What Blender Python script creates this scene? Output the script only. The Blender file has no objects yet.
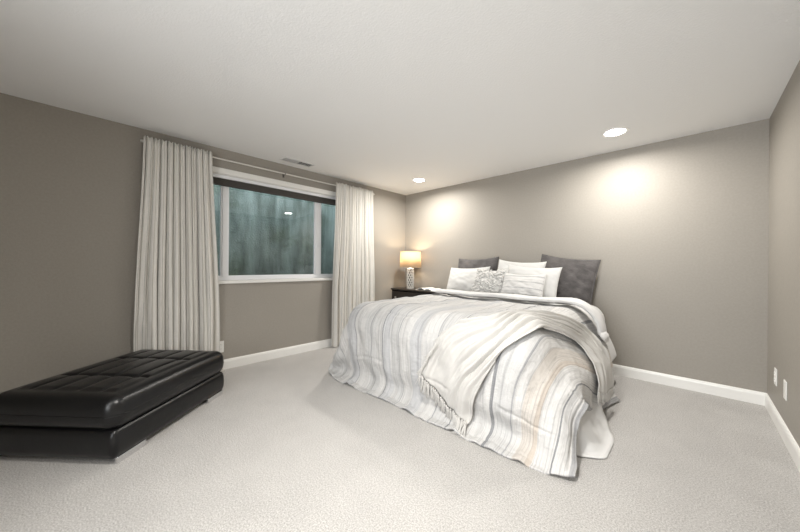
import bpy, bmesh, math, random
import numpy as np
from mathutils import Vector, Matrix, noise

# ------------------------------------------------------------------ camera, world, lights, exposure
S = bpy.context.scene
COL = S.collection
random.seed(7)

FPX = 303.93
YAW, PITCH, ROLL = .7662, -.0009, .0077
CAM = Vector((3.7468, -4.0266, 1.1658))
cd = bpy.data.cameras.new('camera'); cam = bpy.data.objects.new('camera', cd); COL.objects.link(cam)
cd.sensor_width = 36; cd.lens = 36 * FPX / 800; cd.clip_start = .05
_d = Vector((-math.sin(YAW) * math.cos(PITCH), math.cos(YAW) * math.cos(PITCH), math.sin(PITCH)))
_r = Vector((math.cos(YAW), math.sin(YAW), 0)); _u = _r.cross(_d)
_r2 = _r * math.cos(ROLL) + _u * math.sin(ROLL); _u2 = _u * math.cos(ROLL) - _r * math.sin(ROLL)
cam.matrix_world = Matrix(((_r2.x, _u2.x, -_d.x, CAM.x), (_r2.y, _u2.y, -_d.y, CAM.y), (_r2.z, _u2.z, -_d.z, CAM.z), (0, 0, 0, 1)))
S.camera = cam

W = bpy.data.worlds.new('sky'); S.world = W; W.use_nodes = True
bg = W.node_tree.nodes['Background']; bg.inputs[0].default_value = (.76, .85, 1.0, 1); bg.inputs[1].default_value = 3.9

LAMP_COL = (1.0, .968, .915)
CEIL_LAMPS = [(.815, -.587, 17, 170), (3.214, -.568, 14, 170), (3.1, -3.35, 21, 130), (3.3, -5.15, 8, 150)]  # last two are out of view, added to brighten the front half
# unseen soft fill light added behind the viewer to lift the room
L = bpy.data.lights.new('added_front_fill', 'AREA'); L.shape = 'RECTANGLE'; L.size = 1.5; L.size_y = 1.7; L.energy = 28; L.color = (.94, .97, 1.0); L.spread = math.radians(120)
o = bpy.data.objects.new('added_front_fill', L); COL.objects.link(o); o.location = (3.2, -5.8, 1.3); o.rotation_euler = (math.radians(90), 0, 0)
BEDSIDE_WATTS = 5.0

S.view_settings.view_transform = 'Standard'; S.view_settings.look = 'None'
S.view_settings.gamma = 1; S.view_settings.use_curve_mapping = False
S.view_settings.exposure = 0.95

# ------------------------------------------------------------------ helpers
def link(name, bm, mat=None, parent=None, smooth=False, angle=None):
    me = bpy.data.meshes.new(name)
    bm.normal_update(); bm.to_mesh(me); bm.free()
    o = bpy.data.objects.new(name, me); COL.objects.link(o)
    if mat:
        for m in (mat if isinstance(mat, (list, tuple)) else [mat]): me.materials.append(m)
    if smooth:
        for p in me.polygons: p.use_smooth = True
        if angle: me.set_sharp_from_angle(angle=math.radians(angle))
    if parent: o.parent = parent
    return o

def empty(name, loc=(0, 0, 0), rz=0, parent=None):
    o = bpy.data.objects.new(name, None); COL.objects.link(o)
    o.location = loc; o.rotation_euler = (0, 0, rz); o.empty_display_size = .1
    if parent: o.parent = parent
    return o

def tag(o, label, cat, group=None):
    o['label'] = label; o['category'] = cat
    if group: o['group'] = group
    return o

def struct(o):
    o['kind'] = 'structure'; return o

def box(bm, x0, x1, y0, y1, z0, z1, bev=0, seg=2, M=None):
    vs = [bm.verts.new((x, y, z)) for z in (z0, z1) for y in (y0, y1) for x in (x0, x1)]
    fs = [bm.faces.new([vs[i] for i in q]) for q in ((0, 2, 3, 1), (4, 5, 7, 6), (0, 1, 5, 4), (2, 6, 7, 3), (0, 4, 6, 2), (1, 3, 7, 5))]
    new = vs
    if bev:
        es = set(e for f in fs for e in f.edges)
        r = bmesh.ops.bevel(bm, geom=list(es), offset=bev, segments=seg, profile=.5, affect='EDGES')
        new = list(set(v for f in r['faces'] for v in f.verts) | set(v for v in vs if v.is_valid))
    if M is not None:
        for v in new:
            if v.is_valid: v.co = M @ v.co
    return new

def tube(bm, pts, rad, n=8, cap=True):
    rads = rad if isinstance(rad, (list, tuple)) else [rad] * len(pts)
    pts = [Vector(p) for p in pts]; rings = []
    nrm = None
    for i, p in enumerate(pts):
        t = (pts[min(i + 1, len(pts) - 1)] - pts[max(i - 1, 0)]).normalized()
        if nrm is None:
            a = Vector((0, 0, 1)) if abs(t.z) < .9 else Vector((1, 0, 0)); nrm = (a - t * a.dot(t)).normalized()
        else:
            nrm = (nrm - t * nrm.dot(t)).normalized()
        b = t.cross(nrm)
        rings.append([bm.verts.new(p + (nrm * math.cos(2 * math.pi * k / n) + b * math.sin(2 * math.pi * k / n)) * rads[i]) for k in range(n)])
    for a, b in zip(rings, rings[1:]):
        for k in range(n): bm.faces.new((a[k], a[(k + 1) % n], b[(k + 1) % n], b[k]))
    if cap:
        bm.faces.new(list(reversed(rings[0]))); bm.faces.new(rings[-1])

def lathe(bm, prof, n=32, cx=0, cy=0, cap=True):
    rings = [[bm.verts.new((cx + r * math.cos(2 * math.pi * k / n), cy + r * math.sin(2 * math.pi * k / n), z)) for k in range(n)] for r, z in prof]
    for a, b in zip(rings, rings[1:]):
        for k in range(n): bm.faces.new((a[k], a[(k + 1) % n], b[(k + 1) % n], b[k]))
    if cap:
        bm.faces.new(list(reversed(rings[0]))); bm.faces.new(rings[-1])

def grid_mesh(name, G, mat, parent=None, UV=None, closed_u=False):
    nv, nu = G.shape[:2]
    fs = [(j * nu + i, j * nu + (i + 1) % nu, (j + 1) * nu + (i + 1) % nu, (j + 1) * nu + i) for j in range(nv - 1) for i in range(nu if closed_u else nu - 1)]
    me = bpy.data.meshes.new(name); me.from_pydata(G.reshape(-1, 3).tolist(), [], fs)
    me.polygons.foreach_set('use_smooth', [True] * len(fs))
    if UV is not None:
        l = me.uv_layers.new(name='cloth'); uv = UV.reshape(-1, 2)
        idx = np.empty(len(me.loops), np.int32); me.loops.foreach_get('vertex_index', idx)
        l.data.foreach_set('uv', uv[idx].astype(np.float32).ravel())
    me.materials.append(mat); me.update()
    o = bpy.data.objects.new(name, me); COL.objects.link(o)
    if parent: o.parent = parent
    return o

def solidify(o, t, off=-1):
    m = o.modifiers.new('thickness', 'SOLIDIFY'); m.thickness = t; m.offset = off; m.use_even_offset = False
    return o

def up2(G):
    # smooth doubling of a grid (Catmull-Rom)
    def d(A):
        n = A.shape[0]; P = np.concatenate([2 * A[:1] - A[1:2], A, 2 * A[-1:] - A[-2:-1]])
        mid = (-P[:-3] + 9 * P[1:-2] + 9 * P[2:-1] - P[3:]) / 16
        R = np.empty((2 * n - 1,) + A.shape[1:]); R[::2] = A; R[1::2] = mid; return R
    return d(d(G).swapaxes(0, 1)).swapaxes(0, 1)

def normals(G):
    du = np.gradient(G, axis=1); dv = np.gradient(G, axis=0)
    n = np.cross(du, dv); n /= np.maximum(np.linalg.norm(n, axis=2, keepdims=True), 1e-9)
    return n

def sst(t):
    t = np.clip(t, 0, 1); return t * t * (3 - 2 * t)

def nz(x, y, z=0., s=1.): return noise.noise(Vector((x * s, y * s, z)))

# ------------------------------------------------------------------ materials
def mat(name, col, rough=.6, metal=0, spec=.5, build=None):
    m = bpy.data.materials.new(name); m.use_nodes = True; nt = m.node_tree; b = nt.nodes['Principled BSDF']
    b.inputs['Base Color'].default_value = (*col, 1); b.inputs['Roughness'].default_value = rough
    b.inputs['Metallic'].default_value = metal; b.inputs['Specular IOR Level'].default_value = spec
    if build: build(nt, b)
    return m
def nd(nt, t, **k):
    n = nt.nodes.new(t)
    for a, v in k.items(): setattr(n, a, v)
    return n
def coords(nt, kind='Object', scale=(1, 1, 1)):
    c = nd(nt, 'ShaderNodeTexCoord'); m = nd(nt, 'ShaderNodeMapping'); m.inputs['Scale'].default_value = scale
    nt.links.new(c.outputs[kind], m.inputs['Vector']); return m.outputs['Vector']
def bump(nt, b, vec, scale, strength, dist=.01, detail=4, rough=.6, kind='noise'):
    if kind == 'noise':
        t = nd(nt, 'ShaderNodeTexNoise'); t.inputs['Scale'].default_value = scale; t.inputs['Detail'].default_value = detail; t.inputs['Roughness'].default_value = rough; out = t.outputs['Fac']
    else:
        t = nd(nt, 'ShaderNodeTexVoronoi'); t.inputs['Scale'].default_value = scale; out = t.outputs['Distance']
    nt.links.new(vec, t.inputs['Vector'])
    bp = nd(nt, 'ShaderNodeBump'); bp.inputs['Strength'].default_value = strength; bp.inputs['Distance'].default_value = dist
    nt.links.new(out, bp.inputs['Height'])
    if b.inputs['Normal'].is_linked: nt.links.new(b.inputs['Normal'].links[0].from_socket, bp.inputs['Normal'])
    nt.links.new(bp.outputs['Normal'], b.inputs['Normal'])
def speckle(nt, b, vec, scale, c0, c1, detail=3, lo=.35, hi=.65):
    t = nd(nt, 'ShaderNodeTexNoise'); t.inputs['Scale'].default_value = scale; t.inputs['Detail'].default_value = detail
    r = nd(nt, 'ShaderNodeValToRGB'); e = r.color_ramp.elements
    e[0].position = lo; e[0].color = (*c0, 1); e[1].position = hi; e[1].color = (*c1, 1)
    nt.links.new(vec, t.inputs['Vector']); nt.links.new(t.outputs['Fac'], r.inputs['Fac']); nt.links.new(r.outputs['Color'], b.inputs['Base Color'])
    return r

def b_wall(nt, b):
    v = coords(nt); speckle(nt, b, v, 60, (.314, .291, .257), (.334, .309, .273)); bump(nt, b, v, 130, .22, .004)
def b_ceil(nt, b):
    v = coords(nt); bump(nt, b, v, 75, .35, .006, detail=3)
def b_carpet(nt, b):
    v = coords(nt)
    t = nd(nt, 'ShaderNodeTexNoise'); t.inputs['Scale'].default_value = 135; t.inputs['Detail'].default_value = 7; t.inputs['Roughness'].default_value = .75
    t2 = nd(nt, 'ShaderNodeTexNoise'); t2.inputs['Scale'].default_value = 5; t2.inputs['Detail'].default_value = 4
    nt.links.new(v, t.inputs['Vector']); nt.links.new(v, t2.inputs['Vector'])
    r = nd(nt, 'ShaderNodeValToRGB'); e = r.color_ramp.elements
    e[0].position = .36; e[0].color = (.36, .338, .315, 1); e[1].position = .60; e[1].color = (.76, .74, .715, 1)
    nt.links.new(t.outputs['Fac'], r.inputs['Fac'])
    r2 = nd(nt, 'ShaderNodeValToRGB'); e = r2.color_ramp.elements
    e[0].position = .3; e[0].color = (.93, .93, .93, 1); e[1].position = .7; e[1].color = (1.0, 1.0, 1.0, 1)
    nt.links.new(t2.outputs['Fac'], r2.inputs['Fac'])
    mx = nd(nt, 'ShaderNodeMix', data_type='RGBA', blend_type='MULTIPLY'); mx.inputs[0].default_value = 1
    nt.links.new(r.outputs[0], mx.inputs[6]); nt.links.new(r2.outputs[0], mx.inputs[7]); nt.links.new(mx.outputs[2], b.inputs['Base Color'])
    bump(nt, b, v, 140, 1.0, .014, detail=6, rough=.75)
    b.inputs['Sheen Weight'].default_value = .15
def b_leather(nt, b):
    v = coords(nt); bump(nt, b, v, 260, .12, .003, kind='voronoi'); bump(nt, b, v, 14, .12, .01)
def cloth_bump(nt, b, sc=700, st=.15):
    v = coords(nt); bump(nt, b, v, sc, st, .002); b.inputs['Sheen Weight'].default_value = .1
def b_velvet(nt, b):
    v = coords(nt); speckle(nt, b, v, 9, (.050, .045, .044), (.105, .096, .094), detail=6, lo=.3, hi=.7); bump(nt, b, v, 24, .45, .015, detail=6); b.inputs['Sheen Weight'].default_value = .2
def b_wood(nt, b):
    v = coords(nt, scale=(2, 20, 20)); speckle(nt, b, v, 6, (.017, .013, .011), (.032, .026, .022), detail=6)

def stripes(nt, b, stops, period, slub=.10, bumpst=.2, axis=0, threads=0):
    c = nd(nt, 'ShaderNodeUVMap'); c.uv_map = 'cloth'
    sp = nd(nt, 'ShaderNodeSeparateXYZ'); nt.links.new(c.outputs[0], sp.inputs[0])
    # slight waviness of the woven stripes
    n0 = nd(nt, 'ShaderNodeTexNoise'); n0.inputs['Scale'].default_value = 9; nt.links.new(c.outputs[0], n0.inputs['Vector'])
    ad = nd(nt, 'ShaderNodeMath', operation='MULTIPLY_ADD'); nt.links.new(n0.outputs['Fac'], ad.inputs[0]); ad.inputs[1].default_value = .006; nt.links.new(sp.outputs[axis], ad.inputs[2])
    dv = nd(nt, 'ShaderNodeMath', operation='DIVIDE'); dv.inputs[1].default_value = period; nt.links.new(ad.outputs[0], dv.inputs[0])
    fr = nd(nt, 'ShaderNodeMath', operation='FRACT'); nt.links.new(dv.outputs[0], fr.inputs[0])
    r = nd(nt, 'ShaderNodeValToRGB'); cr = r.color_ramp; cr.interpolation = 'CONSTANT'
    cr.elements[0].position = 0; cr.elements[0].color = (*stops[0][1], 1)
    cr.elements[1].position = stops[1][0]; cr.elements[1].color = (*stops[1][1], 1)
    for p, q in stops[2:]:
        e = cr.elements.new(p); e.color = (*q, 1)
    nt.links.new(fr.outputs[0], r.inputs['Fac'])
    mp = nd(nt, 'ShaderNodeMapping'); mp.inputs['Scale'].default_value = (1, .05, 1) if axis == 0 else (.05, 1, 1); nt.links.new(c.outputs[0], mp.inputs['Vector'])
    n1 = nd(nt, 'ShaderNodeTexNoise'); n1.inputs['Scale'].default_value = 150; n1.inputs['Detail'].default_value = 6; n1.inputs['Roughness'].default_value = .8; nt.links.new(mp.outputs[0], n1.inputs['Vector'])
    r2 = nd(nt, 'ShaderNodeValToRGB'); e = r2.color_ramp.elements; e[0].position = .3; e[1].position = .7
    e[0].color = (1 - slub * 1.4,) * 3 + (1,); e[1].color = (1, 1, 1, 1)
    nt.links.new(n1.outputs['Fac'], r2.inputs['Fac'])
    mx = nd(nt, 'ShaderNodeMix', data_type='RGBA', blend_type='MULTIPLY'); mx.inputs[0].default_value = 1
    nt.links.new(r.outputs[0], mx.inputs[6]); nt.links.new(r2.outputs[0], mx.inputs[7]); nt.links.new(mx.outputs[2], b.inputs['Base Color'])
    if threads:
        mp2 = nd(nt, 'ShaderNodeMapping'); mp2.inputs['Scale'].default_value = (1, .012, 1); nt.links.new(c.outputs[0], mp2.inputs['Vector'])
        n2 = nd(nt, 'ShaderNodeTexNoise'); n2.inputs['Scale'].default_value = 85; n2.inputs['Detail'].default_value = 2; nt.links.new(mp2.outputs[0], n2.inputs['Vector'])
        r3 = nd(nt, 'ShaderNodeValToRGB'); e = r3.color_ramp.elements; e[0].position = .36; e[0].color = (threads, threads, threads * 1.01, 1); e[1].position = .50; e[1].color = (1, 1, 1, 1)
        nt.links.new(n2.outputs['Fac'], r3.inputs['Fac'])
        m2 = nd(nt, 'ShaderNodeMix', data_type='RGBA', blend_type='MULTIPLY'); m2.inputs[0].default_value = 1
        nt.links.new(mx.outputs[2], m2.inputs[6]); nt.links.new(r3.outputs[0], m2.inputs[7]); nt.links.new(m2.outputs[2], b.inputs['Base Color'])
    v = coords(nt); bump(nt, b, v, 46, bumpst, .012, detail=5); bump(nt, b, v, 16, bumpst * .8, .03, detail=4); b.inputs['Sheen Weight'].default_value = .1
    return r, mx

WH = (.62, .61, .595); W2 = (.575, .57, .56); W3 = (.53, .53, .535); G1 = (.40, .40, .405); G2 = (.27, .272, .28); BE = (.56, .50, .44); BE2 = (.60, .56, .515)
COMF = [(0, W2), (.107, G1), (.111, WH), (.16, W3), (.208, G1), (.212, WH), (.27, W2), (.301, G1), (.305, W2), (.335, WH), (.366, G2), (.371, W3), (.40, W2), (.445, G1), (.448, WH), (.50, W3), (.54, WH),
        (.595, G1), (.599, W2), (.659, G2), (.663, W2), (.71, WH), (.780, G2), (.786, W2), (.834, G1), (.837, WH), (.862, BE2), (.894, BE), (.903, WH), (.949, G2), (.953, WH), (.985, G1)]
CURT = [(0, (.74, .72, .68)), (.10, (.42, .405, .38)), (.13, (.74, .72, .68)), (.30, (.55, .52, .47)), (.36, (.73, .71, .66)), (.55, (.40, .385, .36)), (.578, (.75, .73, .69)), (.78, (.57, .54, .49)), (.83, (.75, .73, .69))]
LUMB = [(0, WH), (.22, (.44, .435, .43)), (.30, WH), (.46, (.50, .49, .48)), (.50, WH), (.72, (.40, .40, .40)), (.80, WH)]

M = {}
M['wall'] = mat('greige_wall_paint', (.33, .30, .26), .55, spec=.35, build=b_wall)
M['ceiling'] = mat('textured_ceiling_paint', (.83, .83, .825), .85, build=b_ceil)
M['carpet'] = mat('cut_pile_carpet', (.6, .57, .54), 1, spec=.1, build=b_carpet)
M['trim'] = mat('white_trim_paint', (.82, .81, .78), .35)
M['vinyl'] = mat('white_vinyl', (.82, .83, .85), .35)
M['leather'] = mat('black_leather', (.004, .004, .0045), .29, spec=.42, build=b_leather)
M['chrome'] = mat('chrome', (.75, .75, .76), .18, 1)
M['rod'] = mat('painted_rod', (.70, .68, .64), .35)
M['bronze'] = mat('dark_bracket', (.12, .11, .10), .4, .6)
M['sheet'] = mat('white_cotton', (.62, .615, .605), .9, spec=.2, build=lambda n, b: cloth_bump(n, b, 30, .25))
M['pillow'] = mat('white_pillow_cotton', (.57, .565, .55), .9, spec=.2, build=lambda n, b: cloth_bump(n, b, 500, .15))
M['fluffy'] = mat('white_tufted_fabric', (.60, .59, .57), .95, spec=.15, build=lambda n, b: cloth_bump(n, b, 160, .5))
M['velvet'] = mat('charcoal_crushed_velvet', (.09, .085, .085), .75, spec=.3, build=b_velvet)
M['throw'] = mat('cream_throw_weave', (.55, .535, .51), .95, spec=.15, build=lambda n, b: cloth_bump(n, b, 420, .35))
M['comforter'] = mat('striped_comforter_cotton', WH, .92, spec=.15, build=lambda n, b: stripes(n, b, COMF, 2.8601, .16, .45, threads=.78))
M['curtain'] = mat('striped_curtain_linen', (.7, .7, .7), .9, spec=.15, build=lambda n, b: stripes(n, b, CURT, .115, .08, .12))
M['lumbar'] = mat('striped_pillow_cotton', WH, .92, spec=.15, build=lambda n, b: stripes(n, b, LUMB, .15, .08, .2, axis=1))
M['ticking'] = mat('mattress_ticking', (.72, .71, .69), .9)
M['wood'] = mat('espresso_wood', (.03, .025, .02), .42, build=b_wood)
M['dark_fabric'] = mat('dark_bed_fabric', (.05, .047, .045), .9)
M['ceramic'] = mat('white_glazed_ceramic', (.80, .78, .74), .2)
M['smoke'] = mat('dark_lamp_core', (.10, .09, .08), .5)
M['brass'] = mat('brushed_nickel', (.6, .58, .54), .3, 1)
M['paper'] = mat('white_paper', (.80, .79, .76), .7)
M['ink'] = mat('printed_grey_page', (.28, .29, .31), .5)
M['plastic'] = mat('white_plastic', (.82, .81, .78), .35)
M['slot'] = mat('dark_slot', (.02, .02, .02), .6)
M['shade_cloth'] = mat('charcoal_window_shade', (.075, .068, .062), .9)
M['vent'] = mat('white_register_enamel', (.74, .74, .73), .4)
M['duct'] = mat('dark_duct', (.03, .03, .03), .8)

def b_shade(nt, b):
    out = nt.nodes['Material Output']
    tr = nd(nt, 'ShaderNodeBsdfTranslucent'); tr.inputs['Color'].default_value = (.80, .68, .52, 1)
    mx = nd(nt, 'ShaderNodeMixShader'); mx.inputs[0].default_value = .55
    nt.links.new(b.outputs[0], mx.inputs[1]); nt.links.new(tr.outputs[0], mx.inputs[2]); nt.links.new(mx.outputs[0], out.inputs[0])
    v = coords(nt, scale=(1, 1, 1)); bump(nt, b, v, 600, .3, .002)
M['lampshade'] = mat('beige_linen_lampshade', (.70, .60, .47), .95, build=b_shade)
def emit(name, col, st):
    m = bpy.data.materials.new(name); m.use_nodes = True; nt = m.node_tree
    e = nd(nt, 'ShaderNodeEmission'); e.inputs[0].default_value = (*col, 1); e.inputs[1].default_value = st
    nt.links.new(e.outputs[0], nt.nodes['Material Output'].inputs[0]); return m
M['lens'] = emit('lit_lens', (1, .97, .92), 14)
M['bulb'] = emit('lit_bulb', (1, .75, .45), 8)
def b_glass():
    m = bpy.data.materials.new('window_glass'); m.use_nodes = True; nt = m.node_tree
    nt.nodes.remove(nt.nodes['Principled BSDF'])
    f = nd(nt, 'ShaderNodeFresnel'); f.inputs[0].default_value = 1.55
    t = nd(nt, 'ShaderNodeBsdfTransparent'); t.inputs[0].default_value = (.92, .95, .93, 1)
    g = nd(nt, 'ShaderNodeBsdfGlossy'); g.inputs['Roughness'].default_value = .02
    mx = nd(nt, 'ShaderNodeMixShader'); nt.links.new(f.outputs[0], mx.inputs[0]); nt.links.new(t.outputs[0], mx.inputs[1]); nt.links.new(g.outputs[0], mx.inputs[2])
    nt.links.new(mx.outputs[0], nt.nodes['Material Output'].inputs[0]); return m
M['glass'] = b_glass()
def b_well(nt, b):
    v = coords(nt, scale=(1, 3.6, .7)); v2 = coords(nt)
    r = speckle(nt, b, v, 2.4, (.050, .066, .053), (.175, .205, .18), detail=9, lo=.32, hi=.70)
    def mask(sc, lo, hi, col, fac, src, seed):
        global_in = mask.out
        mp = nd(nt, 'ShaderNodeMapping'); mp.inputs['Location'].default_value = (seed, seed, seed); nt.links.new(src, mp.inputs['Vector'])
        t = nd(nt, 'ShaderNodeTexNoise'); t.inputs['Scale'].default_value = sc; t.inputs['Detail'].default_value = 9; t.inputs['Roughness'].default_value = .72; nt.links.new(mp.outputs[0], t.inputs['Vector'])
        r2 = nd(nt, 'ShaderNodeValToRGB'); e = r2.color_ramp.elements; e[0].position = lo; e[0].color = (1, 1, 1, 1); e[1].position = hi; e[1].color = (*col, 1)
        nt.links.new(t.outputs['Fac'], r2.inputs[0])
        mx = nd(nt, 'ShaderNodeMix', data_type='RGBA', blend_type='MULTIPLY'); mx.inputs[0].default_value = fac
        nt.links.new(global_in, mx.inputs[6]); nt.links.new(r2.outputs[0], mx.inputs[7]); mask.out = mx.outputs[2]
    mask.out = r.outputs[0]
    mask(1.6, .50, .66, (.42, .50, .33), .8, v2, 3.1)      # moss
    mask(9, .55, .68, (.35, .40, .33), .7, v2, 8.2)        # lichen spots
    mask(34, .60, .66, (.45, .48, .45), .7, v2, 1.2)       # fine pitting
    nt.links.new(mask.out, b.inputs['Base Color'])
    bump(nt, b, v2, 40, .5, .02, detail=6)
M['well'] = mat('mossy_stained_concrete', (.1, .12, .11), .9, build=b_well)
M['gravel'] = mat('wet_gravel', (.10, .10, .09), .9, build=lambda n, b: bump(n, b, coords(n), 30, 1, .05, kind='voronoi'))

# ------------------------------------------------------------------ room shell
RW, RD, RH = 4.21, 5.9, 2.44
WY0, WY1, WZ0, WZ1 = -3.42, -1.23, .955, 2.170      # window opening
bm = bmesh.new(); box(bm, -.14, RW + .1, -RD - .1, .1, -.1, 0); struct(link('floor', bm, M['carpet']))
bm = bmesh.new(); box(bm, -.14, RW + .1, -RD - .1, .1, RH, RH + .1); struct(link('ceiling', bm, M['ceiling']))
bm = bmesh.new(); box(bm, -.14, RW + .1, 0, .1, 0, RH); struct(link('wall_back', bm, M['wall']))
bm = bmesh.new(); box(bm, RW, RW + .1, -RD, 0, 0, RH); struct(link('wall_right', bm, M['wall']))
bm = bmesh.new(); box(bm, -.14, RW + .1, -RD - .1, -RD, 0, RH); struct(link('wall_front', bm, M['wall']))
bm = bmesh.new()
box(bm, -.14, 0, -RD, WY0, 0, RH); box(bm, -.14, 0, WY1, 0, 0, RH); box(bm, -.14, 0, WY0, WY1, 0, WZ0); box(bm, -.14, 0, WY0, WY1, WZ1, RH)
struct(link('wall_left', bm, M['wall']))

def baseboard(name, axis, a0, a1, at, sgn):
    prof = [(0, 0), (.014, 0), (.014, .082), (.010, .098), (.006, .106), (0, .108)]
    bm = bmesh.new(); rings = []
    for a in (a0, a1):
        rings.append([bm.verts.new((a, at + sgn * t, h) if axis == 'x' else (at + sgn * t, a, h)) for t, h in prof])
    n = len(prof)
    for k in range(n): bm.faces.new((rings[0][k], rings[0][(k + 1) % n], rings[1][(k + 1) % n], rings[1][k]))
    bm.faces.new(rings[0]); bm.faces.new(rings[1]); bmesh.ops.recalc_face_normals(bm, faces=bm.faces[:])
    struct(link(name, bm, M['trim']))
baseboard('baseboard_back', 'x', .0, RW, 0, -1)
baseboard('baseboard_left', 'y', -RD, -.014, 0, 1)
baseboard('baseboard_right', 'y', -RD, -.014, RW, -1)
baseboard('baseboard_front', 'x', .014, RW - .014, -RD, 1)

# window: jamb liner, casing, sill, three sashes with panes
win = struct(empty('window_1', (0, (WY0 + WY1) / 2, WZ0)))
def wpart(name, bm, m, parent=None, smooth=False):
    o = link(name, bm, m, parent or win, smooth)
    if parent is None: o.matrix_parent_inverse = Matrix.Translation(-Vector(win.location))
    return o
bm = bmesh.new()
box(bm, -.13, 0, WY0, WY0 + .012, WZ0, WZ1); box(bm, -.13, 0, WY1 - .012, WY1, WZ0, WZ1); box(bm, -.13, 0, WY0 + .012, WY1 - .012, WZ1 - .012, WZ1)
wpart('jamb', bm, M['trim'])
bm = bmesh.new()
box(bm, 0, .016, WY0 - .055, WY1 + .055, WZ1 - .005, WZ1 + .055, .003); box(bm, 0, .016, WY0 - .055, WY0 + .004, WZ0, WZ1 - .005, .003); box(bm, 0, .016, WY1 - .004, WY1 + .055, WZ0, WZ1 - .005, .003)
wpart('casing', bm, M['trim'])
bm = bmesh.new(); box(bm, -.13, .022, WY0 - .06, WY1 + .06, WZ0 - .005, WZ0 + .03, .006); wpart('sill', bm, M['trim'])
FX0, FX1 = -.115, -.065
zb, zt = WZ0 + .03, WZ1 - .012
bm = bmesh.new()
box(bm, FX0, FX1, WY0 + .012, WY1 - .012, zb, zb + .038, .003); box(bm, FX0, FX1, WY0 + .012, WY1 - .012, zt - .075, zt, .003)
for a, b in ((WY0 + .012, WY0 + .05), (WY1 - .05, WY1 - .012), (-2.950, -2.897), (-1.775, -1.700)): box(bm, FX0, FX1, a, b, zb + .038, zt - .075, .003)
box(bm, FX1, FX1 + .006, -1.750, -1.725, 1.0, 1.05, .002)          # sash catch ends
box(bm, FX1 - .001, FX1 + .010, -1.744, -1.731, 1.42, 1.50, .003)
wpart('window_frame', bm, M['vinyl'])
for a, b in ((WY0 + .05, -2.950), (-2.897, -1.775), (-1.700, WY1 - .05)):
    bm = bmesh.new(); t = .020 if a > -2.92 and b < -1.8 else .016
    z0, z1 = zb + .038, zt - .075; x0, x1 = -.103, -.073
    box(bm, x0, x1, a, b, z0, z0 + t, .002); box(bm, x0, x1, a, b, z1 - t, z1, .002); box(bm, x0, x1, a, a + t, z0 + t, z1 - t, .002); box(bm, x0, x1, b - t, b, z0 + t, z1 - t, .002)
    s = wpart('sash', bm, M['vinyl'])
    bm = bmesh.new(); box(bm, -.091, -.086, a + t, b - t, z0 + t, z1 - t); wpart('pane', bm, M['glass'], s)
# raised window shade under the head of the opening
t = tag(empty('window_shade', (-.035, (WY0 + WY1) / 2, 2.062)), 'dark charcoal cellular shade raised to the top of the window', 'window shade')
bm = bmesh.new()
for k in range(8):
    z = -.004 + k * .0078; box(bm, -.020, .020, -1.07, 1.07, z, z + .0066, .002)
link('folded_fabric', bm, M['shade_cloth'], t)
bm = bmesh.new(); box(bm, -.024, .024, -1.075, 1.075, .060, .0945, .002); link('headrail', bm, M['vinyl'], t)
bm = bmesh.new(); box(bm, -.022, .022, -1.075, 1.075, -.018, -.005, .003); link('bottom_rail', bm, M['shade_cloth'], t)

# window well outside
bm = bmesh.new()
box(bm, -1.35, -1.05, -5.2, .7, .3, 3.2); box(bm, -1.05, -.15, -5.2, -5.0, .3, 2.3); box(bm, -1.05, -.15, .5, .7, .3, 2.3)
struct(link('wall_window_well', bm, M['well']))
bm = bmesh.new(); box(bm, -1.05, -.145, -5.0, .5, .3, .72); struct(link('ground_window_well', bm, M['gravel']))

# ------------------------------------------------------------------ recessed ceiling lights
def recessed(x, y, watts, spread, label):
    t = tag(empty('recessed_light', (x, y, RH)), label, 'ceiling light', 'recessed ceiling lights')
    bm = bmesh.new(); lathe(bm, [(.105, 0), (.105, -.004), (.100, -.008), (.084, -.006), (.080, -.002), (.080, 0)], 40, cap=False); link('trim_ring', bm, M['plastic'], t, True, 40)
    bm = bmesh.new(); lathe(bm, [(.080, -.002), (.078, -.005), (.05, -.008), (.002, -.009)], 40); link('lens', bm, M['lens'], t, True)
    L = bpy.data.lights.new('downlight', 'AREA'); L.shape = 'DISK'; L.size = .155; L.energy = watts; L.color = LAMP_COL; L.spread = math.radians(spread)
    o = bpy.data.objects.new('downlight', L); COL.objects.link(o); o.parent = t; o.location = (0, 0, -.013)
for (x, y, w, sp_), lb in zip(CEIL_LAMPS, ('small round lit ceiling downlight near the corner above the nightstand', 'round lit ceiling downlight above the right side of the bed',
        'unseen round ceiling downlight added over the foot end of the room', 'unseen round ceiling downlight added at the end behind the viewer')):
    recessed(x, y, w, sp_, lb)

# ceiling register
t = tag(empty('ceiling_vent', (.22, -2.20, RH)), 'small white louvered ceiling vent above the window', 'vent')
bm = bmesh.new()
for a in ((-.075, .075, -.20, -.178), (-.075, .075, .178, .20), (-.075, -.052, -.178, .178), (.052, .075, -.178, .178), (-.052, .052, -.008, .008)): box(bm, a[0], a[1], a[2], a[3], -.009, 0, .003)
link('frame', bm, M['vent'], t)
for y0, y1, an in ((-.178, -.008, 62), (.008, .178, 25)):
    bm = bmesh.new()
    for k in range(6):
        x = -.043 + k * .0172; box(bm, -.0062, .0062, y0 + .001, y1 - .001, -.0006, .0006, M=Matrix.Translation((x, 0, -.006)) @ Matrix.Rotation(math.radians(an), 4, 'Y'))
    link('louver', bm, M['vent'], t)
bm = bmesh.new(); box(bm, -.052, .052, -.178, .178, -.0012, 0); link('duct_opening', bm, M['duct'], t)

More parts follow.
